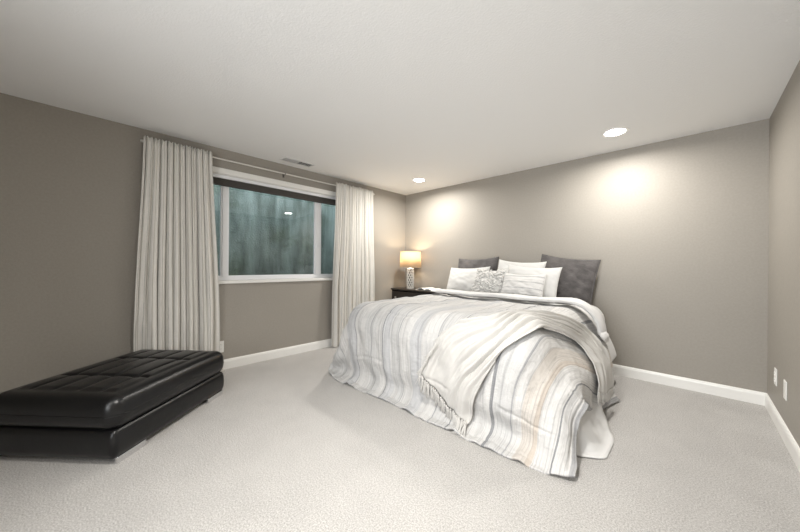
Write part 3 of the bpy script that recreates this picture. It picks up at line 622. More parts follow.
CLOTH_Y = [
[-694,-691,-688,-686,-683,-680,-678,-677,-675,-674,-673,-674,-675,-677,-680,-682,-685,-689,-692,-696,-700,-703,-707,-710,-713,-716,-718,-720,-722,-723,-723,-723,-723,-722,-721,-719,-718,-722,-726,-730,-734,-739,-745,-751,-758,-765,-771,-778,-785,-794,-805],
[-755,-752,-749,-746,-744,-741,-739,-737,-736,-735,-734,-735,-736,-738,-741,-743,-746,-749,-753,-756,-760,-764,-767,-770,-773,-776,-779,-780,-782,-783,-783,-783,-783,-782,-781,-779,-777,-780,-784,-789,-793,-798,-804,-811,-818,-825,-832,-839,-846,-854,-865],
[-816,-813,-810,-807,-805,-802,-800,-798,-797,-796,-795,-796,-798,-799,-802,-804,-807,-810,-814,-817,-821,-824,-827,-831,-834,-836,-839,-841,-842,-843,-843,-843,-843,-842,-841,-839,-837,-840,-844,-848,-853,-858,-864,-871,-878,-885,-892,-900,-907,-915,-925],
[-877,-874,-871,-868,-865,-863,-861,-859,-858,-857,-857,-857,-859,-860,-863,-865,-868,-871,-874,-878,-881,-885,-888,-891,-894,-896,-899,-901,-902,-903,-903,-903,-903,-902,-901,-899,-898,-900,-904,-908,-913,-918,-924,-931,-938,-946,-954,-961,-968,-976,-985],
[-938,-935,-932,-929,-926,-924,-922,-920,-919,-918,-918,-919,-920,-922,-924,-926,-929,-932,-935,-938,-942,-945,-948,-951,-954,-957,-959,-961,-962,-963,-963,-964,-963,-962,-961,-960,-958,-960,-964,-968,-973,-979,-985,-992,-999,-1007,-1014,-1022,-1030,-1037,-1045],
[-999,-996,-993,-990,-987,-985,-983,-981,-980,-979,-979,-980,-981,-983,-985,-987,-990,-993,-996,-999,-1002,-1005,-1009,-1012,-1014,-1017,-1019,-1021,-1022,-1023,-1023,-1024,-1023,-1022,-1021,-1020,-1018,-1020,-1024,-1028,-1033,-1039,-1045,-1052,-1060,-1068,-1076,-1084,-1092,-1100,-1106],
[-1060,-1058,-1055,-1051,-1048,-1046,-1044,-1042,-1041,-1040,-1040,-1041,-1042,-1044,-1046,-1048,-1051,-1053,-1056,-1060,-1063,-1066,-1069,-1072,-1074,-1077,-1079,-1081,-1082,-1083,-1083,-1084,-1083,-1082,-1081,-1080,-1078,-1080,-1084,-1088,-1093,-1099,-1105,-1113,-1121,-1129,-1137,-1146,-1154,-1162,-1169],
[-1122,-1119,-1116,-1113,-1109,-1107,-1105,-1103,-1102,-1101,-1101,-1102,-1103,-1105,-1107,-1109,-1111,-1114,-1117,-1120,-1123,-1126,-1129,-1132,-1135,-1137,-1139,-1141,-1142,-1143,-1143,-1144,-1143,-1143,-1142,-1140,-1139,-1140,-1144,-1148,-1153,-1159,-1166,-1173,-1182,-1190,-1199,-1208,-1216,-1224,-1232],
[-1183,-1180,-1177,-1174,-1170,-1168,-1165,-1164,-1163,-1162,-1162,-1163,-1164,-1166,-1168,-1170,-1172,-1175,-1178,-1181,-1184,-1187,-1190,-1192,-1195,-1197,-1199,-1201,-1202,-1203,-1203,-1204,-1203,-1203,-1202,-1200,-1199,-1200,-1204,-1208,-1213,-1219,-1226,-1234,-1243,-1252,-1261,-1270,-1279,-1287,-1295],
[-1245,-1242,-1238,-1235,-1231,-1228,-1226,-1225,-1224,-1223,-1223,-1224,-1225,-1227,-1229,-1231,-1233,-1236,-1239,-1241,-1244,-1247,-1250,-1253,-1255,-1257,-1259,-1261,-1262,-1263,-1263,-1264,-1263,-1263,-1262,-1261,-1259,-1260,-1264,-1268,-1272,-1278,-1285,-1294,-1303,-1313,-1323,-1332,-1341,-1349,-1357],
[-1307,-1304,-1300,-1296,-1292,-1289,-1287,-1286,-1285,-1285,-1285,-1285,-1286,-1288,-1290,-1292,-1294,-1297,-1299,-1302,-1305,-1308,-1310,-1313,-1315,-1317,-1319,-1321,-1322,-1323,-1323,-1324,-1323,-1323,-1322,-1321,-1319,-1320,-1323,-1327,-1332,-1338,-1345,-1353,-1363,-1373,-1384,-1393,-1402,-1409,-1418],
[-1369,-1365,-1361,-1357,-1353,-1350,-1348,-1347,-1346,-1346,-1346,-1346,-1347,-1349,-1351,-1353,-1355,-1357,-1360,-1363,-1365,-1368,-1371,-1373,-1375,-1377,-1379,-1381,-1382,-1383,-1383,-1383,-1383,-1383,-1382,-1381,-1380,-1380,-1383,-1387,-1391,-1396,-1403,-1412,-1421,-1431,-1441,-1450,-1458,-1465,-1473],
[-1429,-1426,-1422,-1418,-1413,-1410,-1408,-1408,-1407,-1407,-1407,-1407,-1409,-1410,-1412,-1414,-1416,-1418,-1421,-1423,-1426,-1428,-1431,-1433,-1435,-1437,-1439,-1441,-1442,-1443,-1443,-1443,-1443,-1443,-1442,-1441,-1440,-1439,-1442,-1446,-1450,-1455,-1461,-1468,-1477,-1486,-1494,-1502,-1509,-1515,-1522],
[-1486,-1483,-1479,-1476,-1472,-1470,-1469,-1469,-1469,-1468,-1468,-1469,-1470,-1471,-1473,-1474,-1477,-1479,-1481,-1484,-1486,-1489,-1491,-1493,-1496,-1498,-1499,-1501,-1502,-1503,-1503,-1503,-1503,-1503,-1502,-1501,-1500,-1499,-1501,-1505,-1509,-1513,-1518,-1523,-1529,-1536,-1542,-1548,-1553,-1557,-1563],
[-1538,-1536,-1534,-1532,-1530,-1529,-1529,-1530,-1530,-1529,-1529,-1530,-1531,-1532,-1534,-1535,-1537,-1540,-1542,-1544,-1547,-1549,-1551,-1554,-1556,-1558,-1559,-1561,-1562,-1562,-1563,-1563,-1563,-1563,-1562,-1561,-1560,-1559,-1560,-1564,-1568,-1571,-1574,-1577,-1581,-1584,-1587,-1590,-1593,-1595,-1600],
[-1586,-1585,-1585,-1586,-1586,-1588,-1589,-1591,-1592,-1591,-1590,-1591,-1592,-1593,-1595,-1596,-1598,-1600,-1603,-1605,-1607,-1609,-1612,-1614,-1616,-1618,-1619,-1621,-1622,-1622,-1623,-1623,-1623,-1623,-1622,-1621,-1620,-1619,-1618,-1623,-1627,-1629,-1631,-1631,-1631,-1632,-1632,-1631,-1631,-1631,-1634],
[-1632,-1633,-1635,-1638,-1642,-1646,-1650,-1653,-1653,-1653,-1651,-1652,-1653,-1654,-1656,-1657,-1659,-1661,-1663,-1665,-1668,-1670,-1672,-1674,-1676,-1678,-1679,-1680,-1682,-1682,-1683,-1683,-1683,-1683,-1682,-1681,-1680,-1679,-1678,-1682,-1686,-1688,-1687,-1685,-1683,-1680,-1677,-1673,-1670,-1668,-1668],
[-1678,-1681,-1685,-1691,-1697,-1704,-1710,-1714,-1716,-1715,-1712,-1713,-1714,-1715,-1717,-1718,-1720,-1722,-1724,-1726,-1728,-1730,-1732,-1734,-1736,-1738,-1739,-1740,-1741,-1742,-1743,-1743,-1743,-1742,-1742,-1741,-1740,-1739,-1738,-1739,-1745,-1747,-1745,-1740,-1734,-1728,-1723,-1716,-1710,-1705,-1703],
[-1724,-1728,-1735,-1743,-1753,-1762,-1771,-1777,-1779,-1777,-1774,-1774,-1775,-1776,-1778,-1779,-1781,-1783,-1785,-1787,-1789,-1791,-1793,-1794,-1796,-1798,-1799,-1800,-1801,-1802,-1802,-1803,-1803,-1802,-1802,-1801,-1801,-1800,-1799,-1798,-1805,-1807,-1803,-1795,-1786,-1778,-1769,-1760,-1750,-1742,-1738],
[-1769,-1775,-1785,-1796,-1808,-1820,-1831,-1839,-1843,-1840,-1835,-1835,-1836,-1837,-1839,-1840,-1842,-1843,-1845,-1847,-1849,-1851,-1853,-1855,-1856,-1858,-1859,-1860,-1861,-1862,-1862,-1863,-1863,-1862,-1862,-1861,-1861,-1860,-1859,-1858,-1865,-1867,-1862,-1852,-1839,-1827,-1816,-1804,-1792,-1781,-1774],
[-1815,-1821,-1833,-1848,-1863,-1878,-1892,-1902,-1908,-1905,-1896,-1897,-1897,-1898,-1900,-1901,-1903,-1904,-1906,-1908,-1910,-1911,-1913,-1915,-1917,-1918,-1919,-1920,-1921,-1922,-1922,-1923,-1923,-1922,-1922,-1922,-1921,-1920,-1919,-1918,-1923,-1931,-1923,-1909,-1892,-1877,-1863,-1849,-1834,-1821,-1814],
[-1852,-1862,-1879,-1897,-1916,-1935,-1952,-1965,-1973,-1973,-1966,-1964,-1964,-1965,-1965,-1966,-1968,-1969,-1971,-1974,-1977,-1979,-1981,-1983,-1984,-1986,-1987,-1988,-1989,-1990,-1990,-1991,-1991,-1991,-1992,-1992,-1992,-1993,-1994,-1995,-1997,-1995,-1984,-1965,-1945,-1926,-1909,-1893,-1876,-1858,-1845],
[-1877,-1901,-1923,-1944,-1966,-1986,-2007,-2023,-2034,-2038,-2037,-2033,-2031,-2031,-2031,-2031,-2032,-2033,-2035,-2037,-2039,-2041,-2042,-2044,-2045,-2046,-2047,-2048,-2049,-2050,-2051,-2051,-2052,-2052,-2053,-2053,-2054,-2056,-2058,-2061,-2062,-2055,-2038,-2015,-1992,-1971,-1952,-1934,-1915,-1894,-1871],
[-1917,-1940,-1961,-1982,-2004,-2029,-2052,-2071,-2085,-2092,-2094,-2090,-2087,-2086,-2086,-2086,-2086,-2087,-2088,-2089,-2091,-2092,-2093,-2094,-2095,-2096,-2097,-2098,-2098,-2099,-2100,-2100,-2101,-2101,-2102,-2103,-2104,-2105,-2108,-2111,-2111,-2101,-2081,-2054,-2030,-2008,-1989,-1971,-1951,-1930,-1907],
[-1949,-1965,-1986,-2012,-2040,-2066,-2092,-2114,-2122,-2130,-2133,-2130,-2128,-2127,-2126,-2126,-2126,-2126,-2127,-2128,-2129,-2129,-2130,-2131,-2131,-2132,-2132,-2133,-2133,-2134,-2134,-2134,-2135,-2135,-2136,-2136,-2137,-2138,-2140,-2142,-2142,-2130,-2108,-2082,-2058,-2036,-2016,-1999,-1980,-1957,-1936],
[-1962,-1982,-2013,-2047,-2080,-2109,-2139,-2153,-2147,-2148,-2152,-2151,-2150,-2150,-2149,-2149,-2149,-2149,-2149,-2150,-2150,-2150,-2151,-2151,-2151,-2151,-2151,-2152,-2152,-2152,-2152,-2152,-2152,-2152,-2153,-2153,-2153,-2153,-2154,-2154,-2153,-2142,-2123,-2103,-2081,-2059,-2038,-2019,-2001,-1978,-1952],
[-1971,-2009,-2048,-2084,-2116,-2151,-2175,-2170,-2150,-2151,-2155,-2155,-2155,-2155,-2155,-2155,-2155,-2155,-2155,-2155,-2155,-2155,-2155,-2155,-2155,-2155,-2155,-2155,-2155,-2155,-2155,-2155,-2155,-2155,-2155,-2155,-2155,-2155,-2155,-2155,-2154,-2147,-2133,-2118,-2099,-2078,-2057,-2036,-2016,-1992,-1963],
[-1999,-2041,-2079,-2113,-2152,-2184,-2186,-2159,-2144,-2153,-2155,-2155,-2155,-2155,-2155,-2155,-2155,-2155,-2155,-2155,-2155,-2155,-2155,-2155,-2155,-2155,-2155,-2155,-2155,-2155,-2155,-2155,-2155,-2155,-2155,-2155,-2155,-2155,-2155,-2155,-2155,-2149,-2137,-2129,-2115,-2097,-2076,-2054,-2030,-2004,-1977],
[-2028,-2066,-2100,-2143,-2181,-2190,-2166,-2137,-2144,-2154,-2155,-2155,-2155,-2155,-2155,-2155,-2155,-2155,-2155,-2155,-2155,-2155,-2155,-2155,-2155,-2155,-2155,-2155,-2155,-2155,-2155,-2155,-2155,-2155,-2155,-2155,-2155,-2155,-2155,-2155,-2155,-2151,-2138,-2129,-2127,-2114,-2095,-2073,-2048,-2019,-1989],
[-2046,-2080,-2125,-2169,-2184,-2166,-2133,-2128,-2145,-2154,-2155,-2155,-2155,-2155,-2155,-2155,-2155,-2155,-2155,-2155,-2155,-2155,-2155,-2155,-2155,-2155,-2155,-2155,-2155,-2155,-2155,-2155,-2155,-2155,-2155,-2155,-2155,-2155,-2155,-2154,-2153,-2151,-2136,-2121,-2128,-2127,-2113,-2092,-2067,-2039,-2007],
[-2057,-2100,-2149,-2172,-2160,-2129,-2110,-2117,-2140,-2144,-2146,-2148,-2150,-2150,-2151,-2151,-2152,-2152,-2152,-2152,-2152,-2151,-2151,-2151,-2151,-2151,-2151,-2151,-2151,-2150,-2150,-2150,-2150,-2149,-2149,-2148,-2147,-2146,-2144,-2141,-2138,-2137,-2130,-2112,-2117,-2129,-2127,-2112,-2088,-2061,-2030],
[-2074,-2123,-2155,-2148,-2122,-2100,-2095,-2113,-2121,-2122,-2132,-2133,-2137,-2139,-2139,-2140,-2142,-2140,-2138,-2139,-2139,-2138,-2138,-2138,-2138,-2139,-2137,-2138,-2139,-2137,-2140,-2140,-2138,-2136,-2134,-2132,-2130,-2128,-2123,-2118,-2110,-2106,-2109,-2102,-2108,-2124,-2133,-2129,-2110,-2085,-2055],
[-2098,-2134,-2132,-2116,-2103,-2097,-2098,-2104,-2110,-2116,-2120,-2125,-2125,-2126,-2127,-2128,-2129,-2128,-2125,-2125,-2123,-2122,-2121,-2121,-2123,-2125,-2125,-2128,-2129,-2128,-2129,-2127,-2124,-2122,-2120,-2117,-2115,-2112,-2108,-2102,-2097,-2094,-2095,-2100,-2110,-2124,-2138,-2141,-2133,-2111,-2085],
[-2125,-2129,-2128,-2127,-2129,-2133,-2136,-2138,-2139,-2141,-2141,-2141,-2140,-2139,-2138,-2139,-2139,-2139,-2138,-2134,-2131,-2128,-2127,-2128,-2131,-2135,-2140,-2144,-2146,-2146,-2144,-2140,-2136,-2133,-2132,-2132,-2131,-2130,-2129,-2127,-2125,-2124,-2126,-2131,-2139,-2147,-2157,-2163,-2158,-2141,-2118],
[-2148,-2155,-2166,-2175,-2183,-2190,-2196,-2198,-2197,-2196,-2194,-2190,-2187,-2184,-2183,-2183,-2183,-2182,-2182,-2177,-2173,-2170,-2169,-2170,-2174,-2179,-2186,-2191,-2193,-2194,-2189,-2185,-2182,-2180,-2179,-2180,-2181,-2182,-2183,-2183,-2183,-2182,-2183,-2185,-2187,-2190,-2192,-2194,-2188,-2174,-2154],
[-2174,-2197,-2212,-2225,-2238,-2249,-2257,-2259,-2259,-2258,-2256,-2253,-2249,-2246,-2245,-2244,-2243,-2242,-2240,-2236,-2233,-2230,-2229,-2230,-2234,-2238,-2244,-2248,-2251,-2251,-2249,-2246,-2243,-2241,-2240,-2241,-2243,-2244,-2245,-2244,-2244,-2243,-2241,-2239,-2237,-2235,-2234,-2230,-2220,-2205,-2187],
]
CLOTH_Z = [
[282,343,405,467,531,594,654,707,747,772,780,780,780,780,780,780,780,780,780,780,780,780,780,780,780,780,780,780,780,780,780,780,780,780,780,780,778,759,721,666,604,545,486,427,365,301,238,175,114,57,22],
[282,343,405,467,531,594,654,707,747,772,780,780,780,780,780,780,780,780,780,780,780,780,780,780,780,780,780,780,780,780,780,780,780,780,780,780,779,761,725,672,611,551,493,434,372,309,245,183,121,62,22],
[282,343,405,467,530,594,654,706,747,772,780,780,780,780,780,780,780,780,780,780,780,780,780,780,780,780,780,780,780,780,780,780,780,780,780,780,779,763,728,676,615,556,498,439,377,314,251,189,127,67,22],
[281,342,404,467,530,594,654,706,747,772,780,780,780,780,780,780,780,780,780,780,780,780,780,780,780,780,780,780,780,780,780,780,780,780,780,780,779,764,730,679,619,560,503,444,382,319,257,194,133,72,22],
[281,342,404,466,530,593,653,706,746,772,780,780,780,780,780,780,780,780,780,780,780,780,780,780,780,780,780,780,780,780,780,780,780,780,780,780,779,764,731,681,622,564,508,448,387,325,262,200,138,77,22],
[281,342,404,466,529,593,653,705,746,771,780,780,780,780,780,780,780,780,780,780,780,780,780,780,780,780,780,780,780,780,780,780,780,780,780,780,779,765,732,683,625,568,512,452,392,330,268,205,144,83,23],
[281,341,403,466,529,592,653,705,746,771,780,780,780,780,780,780,780,780,780,780,780,780,780,780,780,780,780,780,780,780,780,780,780,780,780,780,779,765,733,684,627,571,515,456,396,335,273,211,149,89,28],
[280,341,403,465,529,592,652,705,746,771,780,780,780,780,780,780,780,780,780,780,780,780,780,780,780,780,780,780,780,780,780,780,780,780,780,780,779,765,734,686,628,571,516,459,401,341,279,217,156,95,35],
[280,341,403,465,528,592,652,705,745,771,780,780,780,780,780,780,780,780,780,780,780,780,780,780,780,780,780,780,780,780,780,780,780,780,780,780,779,766,735,688,631,573,518,463,408,348,286,225,164,104,44],
[281,341,403,465,528,591,651,704,745,771,780,780,780,780,780,780,780,780,780,780,780,780,780,780,780,780,780,780,780,780,780,780,780,780,780,780,779,768,739,694,638,583,529,475,418,360,299,239,178,118,59],
[281,342,403,464,527,590,650,702,744,770,780,780,780,780,780,780,780,780,780,780,780,780,780,780,780,780,780,780,780,780,780,780,780,780,780,780,780,771,744,702,648,593,541,490,435,378,318,258,198,139,79],
[284,344,404,465,527,590,649,701,743,769,780,780,780,780,780,780,780,780,780,780,780,780,780,780,780,780,780,780,780,780,780,780,780,780,780,780,780,774,751,712,661,606,555,506,454,398,339,280,221,162,104],
[289,348,407,468,529,591,649,701,742,769,780,780,780,780,780,780,780,780,780,780,780,780,780,780,780,780,780,780,780,780,780,780,780,780,780,780,780,777,758,724,676,621,568,520,472,420,362,304,246,187,130],
[295,353,412,471,532,592,650,701,742,768,779,780,780,780,780,780,780,780,780,780,780,780,780,780,780,780,780,780,780,780,780,780,780,780,780,780,780,779,765,736,692,639,586,537,490,440,384,326,269,212,156],
[303,359,417,476,535,595,652,702,742,768,779,780,780,780,780,780,780,780,780,780,780,780,780,780,780,780,780,780,780,780,780,780,780,780,780,780,780,780,772,747,708,657,604,554,507,458,405,348,291,235,180],
[310,365,422,480,539,598,654,703,742,768,779,780,780,780,780,780,780,780,780,780,780,780,780,780,780,780,780,780,780,780,780,780,780,780,780,780,780,780,777,757,723,676,622,571,523,476,425,369,313,257,204],
[316,371,427,484,542,600,656,704,743,768,779,780,780,780,780,780,780,780,780,780,780,780,780,780,780,780,780,780,780,780,780,780,780,780,780,780,780,780,779,766,737,693,641,589,540,492,443,390,334,279,226],
[322,376,431,487,544,602,657,705,743,768,779,780,780,780,780,780,780,780,780,780,780,780,780,780,780,780,780,780,780,780,780,780,780,780,780,780,780,780,780,773,749,710,659,605,555,507,459,408,354,299,247],
[326,379,433,489,545,602,657,705,743,769,779,780,780,780,780,780,780,780,780,780,780,780,780,780,780,780,780,780,780,780,780,780,780,780,780,780,780,780,780,777,759,723,674,620,569,520,472,423,371,318,267],
[328,380,434,488,544,600,655,704,743,769,780,780,780,780,780,780,780,780,780,780,780,780,780,780,780,780,780,780,780,780,780,780,780,780,780,780,780,780,780,779,767,734,686,631,578,529,481,434,385,332,282],
[328,379,431,484,538,594,649,699,740,768,780,780,780,780,780,780,780,780,780,780,780,780,780,780,780,779,779,779,779,779,779,779,779,779,779,779,779,779,779,779,772,738,690,634,580,531,484,440,393,343,294],
[326,376,425,475,526,580,634,685,727,757,772,773,773,773,773,773,772,772,772,771,770,769,769,768,768,767,767,767,766,766,766,766,766,765,765,765,765,765,764,763,752,722,677,623,572,524,479,437,394,349,304],
[325,367,411,456,504,554,606,655,696,726,742,746,747,747,747,747,747,746,745,744,742,741,740,740,739,738,737,736,736,735,735,734,734,734,733,733,732,731,729,726,713,685,644,596,550,506,465,425,386,351,315],
[314,348,386,428,472,519,567,612,650,678,694,700,703,704,705,705,704,704,703,701,699,698,697,696,694,693,692,692,691,690,689,689,688,687,686,685,684,682,679,673,660,634,599,557,516,477,440,405,369,337,314],
[290,321,356,395,435,478,523,565,595,619,634,642,646,648,649,649,649,649,648,646,644,643,641,640,639,638,637,636,635,634,633,632,631,630,629,627,625,622,618,610,597,575,545,510,475,440,407,375,344,313,292],
[263,291,324,359,397,440,482,513,534,553,566,575,580,583,585,586,586,586,585,583,582,580,579,578,576,575,574,573,572,571,570,569,568,567,565,563,561,557,552,543,531,512,488,460,429,399,369,341,312,285,263],
[235,260,291,325,365,402,431,452,470,486,498,506,512,516,518,519,520,520,519,518,517,515,514,513,511,510,509,508,507,506,505,504,503,502,500,498,495,491,485,477,465,449,429,407,382,356,330,304,277,252,232],
[204,229,262,298,329,352,371,390,407,419,431,439,445,449,452,453,454,454,453,453,452,450,449,448,447,446,445,444,443,442,441,440,439,437,435,433,429,425,419,411,400,386,370,352,332,311,289,266,241,218,200],
[176,206,241,266,281,293,312,332,343,354,364,373,379,383,386,388,389,389,389,388,387,386,385,384,383,382,381,381,380,379,378,376,375,373,371,368,365,360,354,346,336,324,311,297,282,266,249,229,207,184,166],
[159,192,216,223,226,238,259,271,280,290,299,307,314,318,321,323,324,325,325,324,324,323,322,321,320,319,318,318,317,316,315,313,311,309,307,304,301,296,290,282,273,262,252,242,231,220,209,193,174,153,134],
[150,175,179,172,175,191,203,210,217,227,236,244,250,254,257,260,261,262,262,261,261,260,259,258,258,257,256,256,255,254,252,251,249,247,245,242,238,234,228,220,212,202,194,188,180,174,168,158,143,124,106],
[141,147,133,127,134,139,144,149,158,168,175,183,188,192,195,198,199,200,201,200,200,199,198,198,197,196,196,195,194,193,192,190,188,186,184,182,178,174,169,162,156,149,140,134,130,127,126,123,113,97,81],
[123,107,92,86,82,80,82,88,97,107,114,121,126,131,134,136,138,139,140,140,140,139,139,138,137,136,136,135,134,133,131,130,128,126,124,121,118,114,109,102,96,89,83,79,79,80,84,86,84,73,60],
[90,64,46,36,32,32,33,35,42,50,56,62,66,70,73,75,77,79,80,79,78,78,77,77,76,76,76,76,75,74,72,70,68,66,64,62,59,55,51,45,40,36,33,33,36,39,46,54,57,53,45],
[55,29,22,22,22,22,22,22,22,22,23,23,25,27,29,31,32,34,36,34,32,32,31,31,31,32,35,36,35,36,30,28,27,25,24,23,23,22,22,22,22,22,22,22,22,22,23,33,37,39,37],
[22,22,22,22,22,22,22,22,22,22,22,22,22,22,22,22,22,22,22,22,22,22,22,22,22,22,22,22,22,22,22,22,22,22,22,22,22,22,22,22,22,22,22,22,22,22,22,22,25,28,30],
]
CG = np.array([CLOTH_X, CLOTH_Y, CLOTH_Z], float).transpose(1, 2, 0) * .001
wgt = (sst((np.linspace(0, 1, CG.shape[1]) - .84) / .06)[None, :] * sst((np.linspace(0, 1, CG.shape[0]) - .5) / .15)[:, None])[1:-1, 1:-1, None]
for _ in range(5):                                          # iron out the sharp crease at the foot corner
    CG[1:-1, 1:-1] += wgt * .5 * ((CG[:-2, 1:-1] + CG[2:, 1:-1] + CG[1:-1, :-2] + CG[1:-1, 2:]) / 4 - CG[1:-1, 1:-1])
CG = up2(up2(up2(CG)))
nv, nu = CG.shape[:2]
A, B = np.meshgrid(np.linspace(0, 1, nu), np.linspace(0, 1, nv))
N = -normals(CG)
if N[20, nu // 2, 2] < 0: N = -N
UVx, UVy = A * 2.86, B * 2.12
# soft quilt puffs, stitched cross rows, sagging ripples on the foot drop
ripple = np.zeros_like(A)
for k, (fq, ph_, am_) in enumerate(((17, .3, .0055), (29, 1.9, .004), (43, 4.1, .003), (71, 2.2, .0018))):
    ripple += am_ * np.sin(fq * UVx * .8 + ph_ + 1.8 * np.sin(UVy * 1.6 + k) + .8 * np.sin(UVy * 4 + 2 * k))
drop = sst((B - .62) / .2)
nzf = np.array([[nz(UVx[j * 4, i * 4], UVy[j * 4, i * 4], .3, 4.2) + .6 * nz(UVx[j * 4, i * 4], UVy[j * 4, i * 4], 9.3, 9) for i in range((nu + 3) // 4)] for j in range((nv + 3) // 4)])
nzf = up2(up2(nzf[:, :, None]))[:nv, :nu, 0]
nzc = np.array([[noise.ridged_multi_fractal(Vector((UVx[j * 2, i * 2] * 3.3, UVy[j * 2, i * 2] * 2.1, 1.7)), 1.0, 2.1, 4, 1.0, 2.0) for i in range((nu + 1) // 2)] for j in range((nv + 1) // 2)])
nzc = up2(nzc[:, :, None])[:nv, :nu, 0]; nzc = (nzc - nzc.mean()) / nzc.std()
disp = .011 * nzf + ripple * (.25 + .95 * drop) + .0048 * np.clip(nzc, -1.5, 2.2)
for row in (.16, .40, .64, .84):
    rb = B + .006 * np.sin(UVx * 9 + row * 30)
    seg = .5 + .5 * np.tanh(6 * np.sin(UVx * 7.5 + row * 47))
    disp -= .008 * np.exp(-((rb - row) / .006) ** 2) * seg
    disp += .007 * np.exp(-((rb - row) / .03) ** 2) * seg
edge = np.minimum(np.minimum(A, 1 - A) * 2.86, np.minimum(B + .5, (1 - B) * 2.12))
disp += .010 * sst(edge / .08) - .006 * np.exp(-((edge - .05) / .008) ** 2)
CG2 = CG + N * disp[:, :, None]
CG2[:, :, 2] = np.maximum(CG2[:, :, 2], .012)
org = np.array((2.1, -1.6, 0.))
o = grid_mesh('comforter', (CG2 - org)[::-1] if N[20, nu // 2, 2] > 0 else CG2 - org, M['comforter'], None, np.stack([UVx, UVy], 2)[::-1])
o.location = org; solidify(o, .014)
tag(o, 'puffy white comforter with grey and beige stripes spread over the bed', 'comforter')

# cream throw draped diagonally over the comforter, following its surface
def crom(P, n):
    P = np.array(P, float); seg = np.linalg.norm(np.diff(P * np.array([2.86, 2.12]), axis=0), axis=1); s = np.concatenate([[0], np.cumsum(seg)]); s /= s[-1]
    out = []
    for t_ in np.linspace(0, 1, n):
        k = min(np.searchsorted(s, t_, side='right') - 1, len(P) - 2); u = (t_ - s[k]) / (s[k + 1] - s[k])
        p0, p1, p2, p3 = P[max(k - 1, 0)], P[k], P[k + 1], P[min(k + 2, len(P) - 1)]
        out.append(.5 * (2 * p1 + (p2 - p0) * u + (2 * p0 - 5 * p1 + 4 * p2 - p3) * u * u + (3 * p1 - p0 - 3 * p2 + p3) * u ** 3))
    return np.array(out)
def on_comf(a, b, G=None):
    G = CG2 if G is None else G
    x = np.clip(a, 0, 1) * (nu - 1); y = np.clip(b, 0, 1) * (nv - 1); i = np.minimum(x.astype(int), nu - 2); j = np.minimum(y.astype(int), nv - 2); fx = (x - i)[..., None]; fy = (y - j)[..., None]
    return G[j, i] * (1 - fx) * (1 - fy) + G[j, i + 1] * fx * (1 - fy) + G[j + 1, i] * (1 - fx) * fy + G[j + 1, i + 1] * fx * fy
OUT = [(.94, .12), (.924, .12), (.894, .13), (.866, .135), (.836, .15), (.806, .165), (.783, .21), (.772, .278), (.766, .335), (.763, .41), (.761, .475), (.757, .54), (.742, .592), (.702, .618), (.657, .642), (.629, .669), (.6035, .718), (.571, .778), (.549, .822)]
INN = [(.945, .335), (.922, .345), (.884, .342), (.856, .35), (.838, .385), (.831, .454), (.829, .528), (.823, .599), (.808, .645), (.790, .687), (.775, .729), (.757, .79), (.737, .852), (.720, .957)]
ns, nw = 260, 110
PO, PI_ = crom(OUT, ns), crom(INN, ns)
w_ = np.linspace(0, 1, nw)[None, :]; s_ = np.linspace(0, 1, ns)[:, None]
wv = w_ + .018 * np.sin(s_ * 9 + w_ * 5) * np.sin(w_ * np.pi)
AB = PO[:, None, :] * (1 - wv[..., None]) + PI_[:, None, :] * wv[..., None]
base = on_comf(AB[..., 0], AB[..., 1]); nn = on_comf(AB[..., 0], AB[..., 1], N); nn /= np.linalg.norm(nn, axis=2, keepdims=True)
calm = 1 - .9 * sst((s_ - .72) / .16) * np.exp(-((w_ - .36) / .20) ** 2)      # the hanging corner lies flat
ph_ = w_ + .05 * np.sin(s_ * 7 + 1) + .03 * np.sin(s_ * 15 + w_ * 9)
fold = np.abs(np.sin(ph_ * np.pi * 5.2)) ** .8 * .6 + np.abs(np.sin(ph_ * np.pi * 9.3 + 1.1 + s_ * 2)) * .4 + .10 * np.sin(ph_ * 61 + s_ * 5)
lift = .016 + .040 * np.clip(fold, 0, 1.2) * calm * (.55 + .45 * np.sin(s_ * np.pi) ** .5)
TH = base + nn * lift[..., None]
TH[..., 2] = np.maximum(TH[..., 2], .03)
th = tag(empty('throw_blanket', (2.75, -1.7, .8)), 'cream fringed throw draped diagonally across the foot of the comforter', 'throw blanket')
to = np.array(th.location)
e_n = np.cross(np.gradient(TH, axis=1), np.gradient(TH, axis=0))
flip = (e_n * nn).sum() < 0
o = grid_mesh('throw_cloth', (TH - to)[::-1] if flip else TH - to, M['throw'], th, None); solidify(o, .006)
# tassels along the hanging corner and the far hem
def tassel(p, dirn, nrm, L, rnd):
    bm = bmesh.new(); p = Vector(p); nrm = Vector(nrm).normalized(); dirn = Vector(dirn).normalized(); side = dirn.cross(nrm)
    tube(bm, [p - dirn * .004, p + dirn * .004, p + dirn * .010, p + dirn * .016], [.003, .0075, .0075, .003], 7)
    for k in range(5):
        a = (k - 2) * .0036; sw = rnd.uniform(-.020, .020); pts = []
        for q_ in range(6):
            f = q_ / 5; pt = p + dirn * (.012 + L * f) + side * (a * (1 + f) + sw * f * f) + nrm * (.004 * math.sin(f * 3 + k))
            pt.z = max(pt.z, .014); pts.append(pt)
        tube(bm, pts, [.0026, .0032, .0032, .003, .0028, .0016], 5)
    for v in bm.verts: v.co -= Vector(to)
    link('tassel', bm, M['throw'], th, True)
rnd = random.Random(4)
for k in range(25):
    w = (k + .5) / 25; jx = w * (nw - 1); j = int(jx); p = TH[ns - 1, j]; n = nn[ns - 1, j]
    dn = Vector((0, 0, -1)) + Vector((rnd.uniform(-.25, .05), 0, 0)); n = Vector(n); dn = dn - n * dn.dot(n)
    tassel(p + np.array(n) * .012, dn, n, rnd.uniform(.085, .115), rnd)
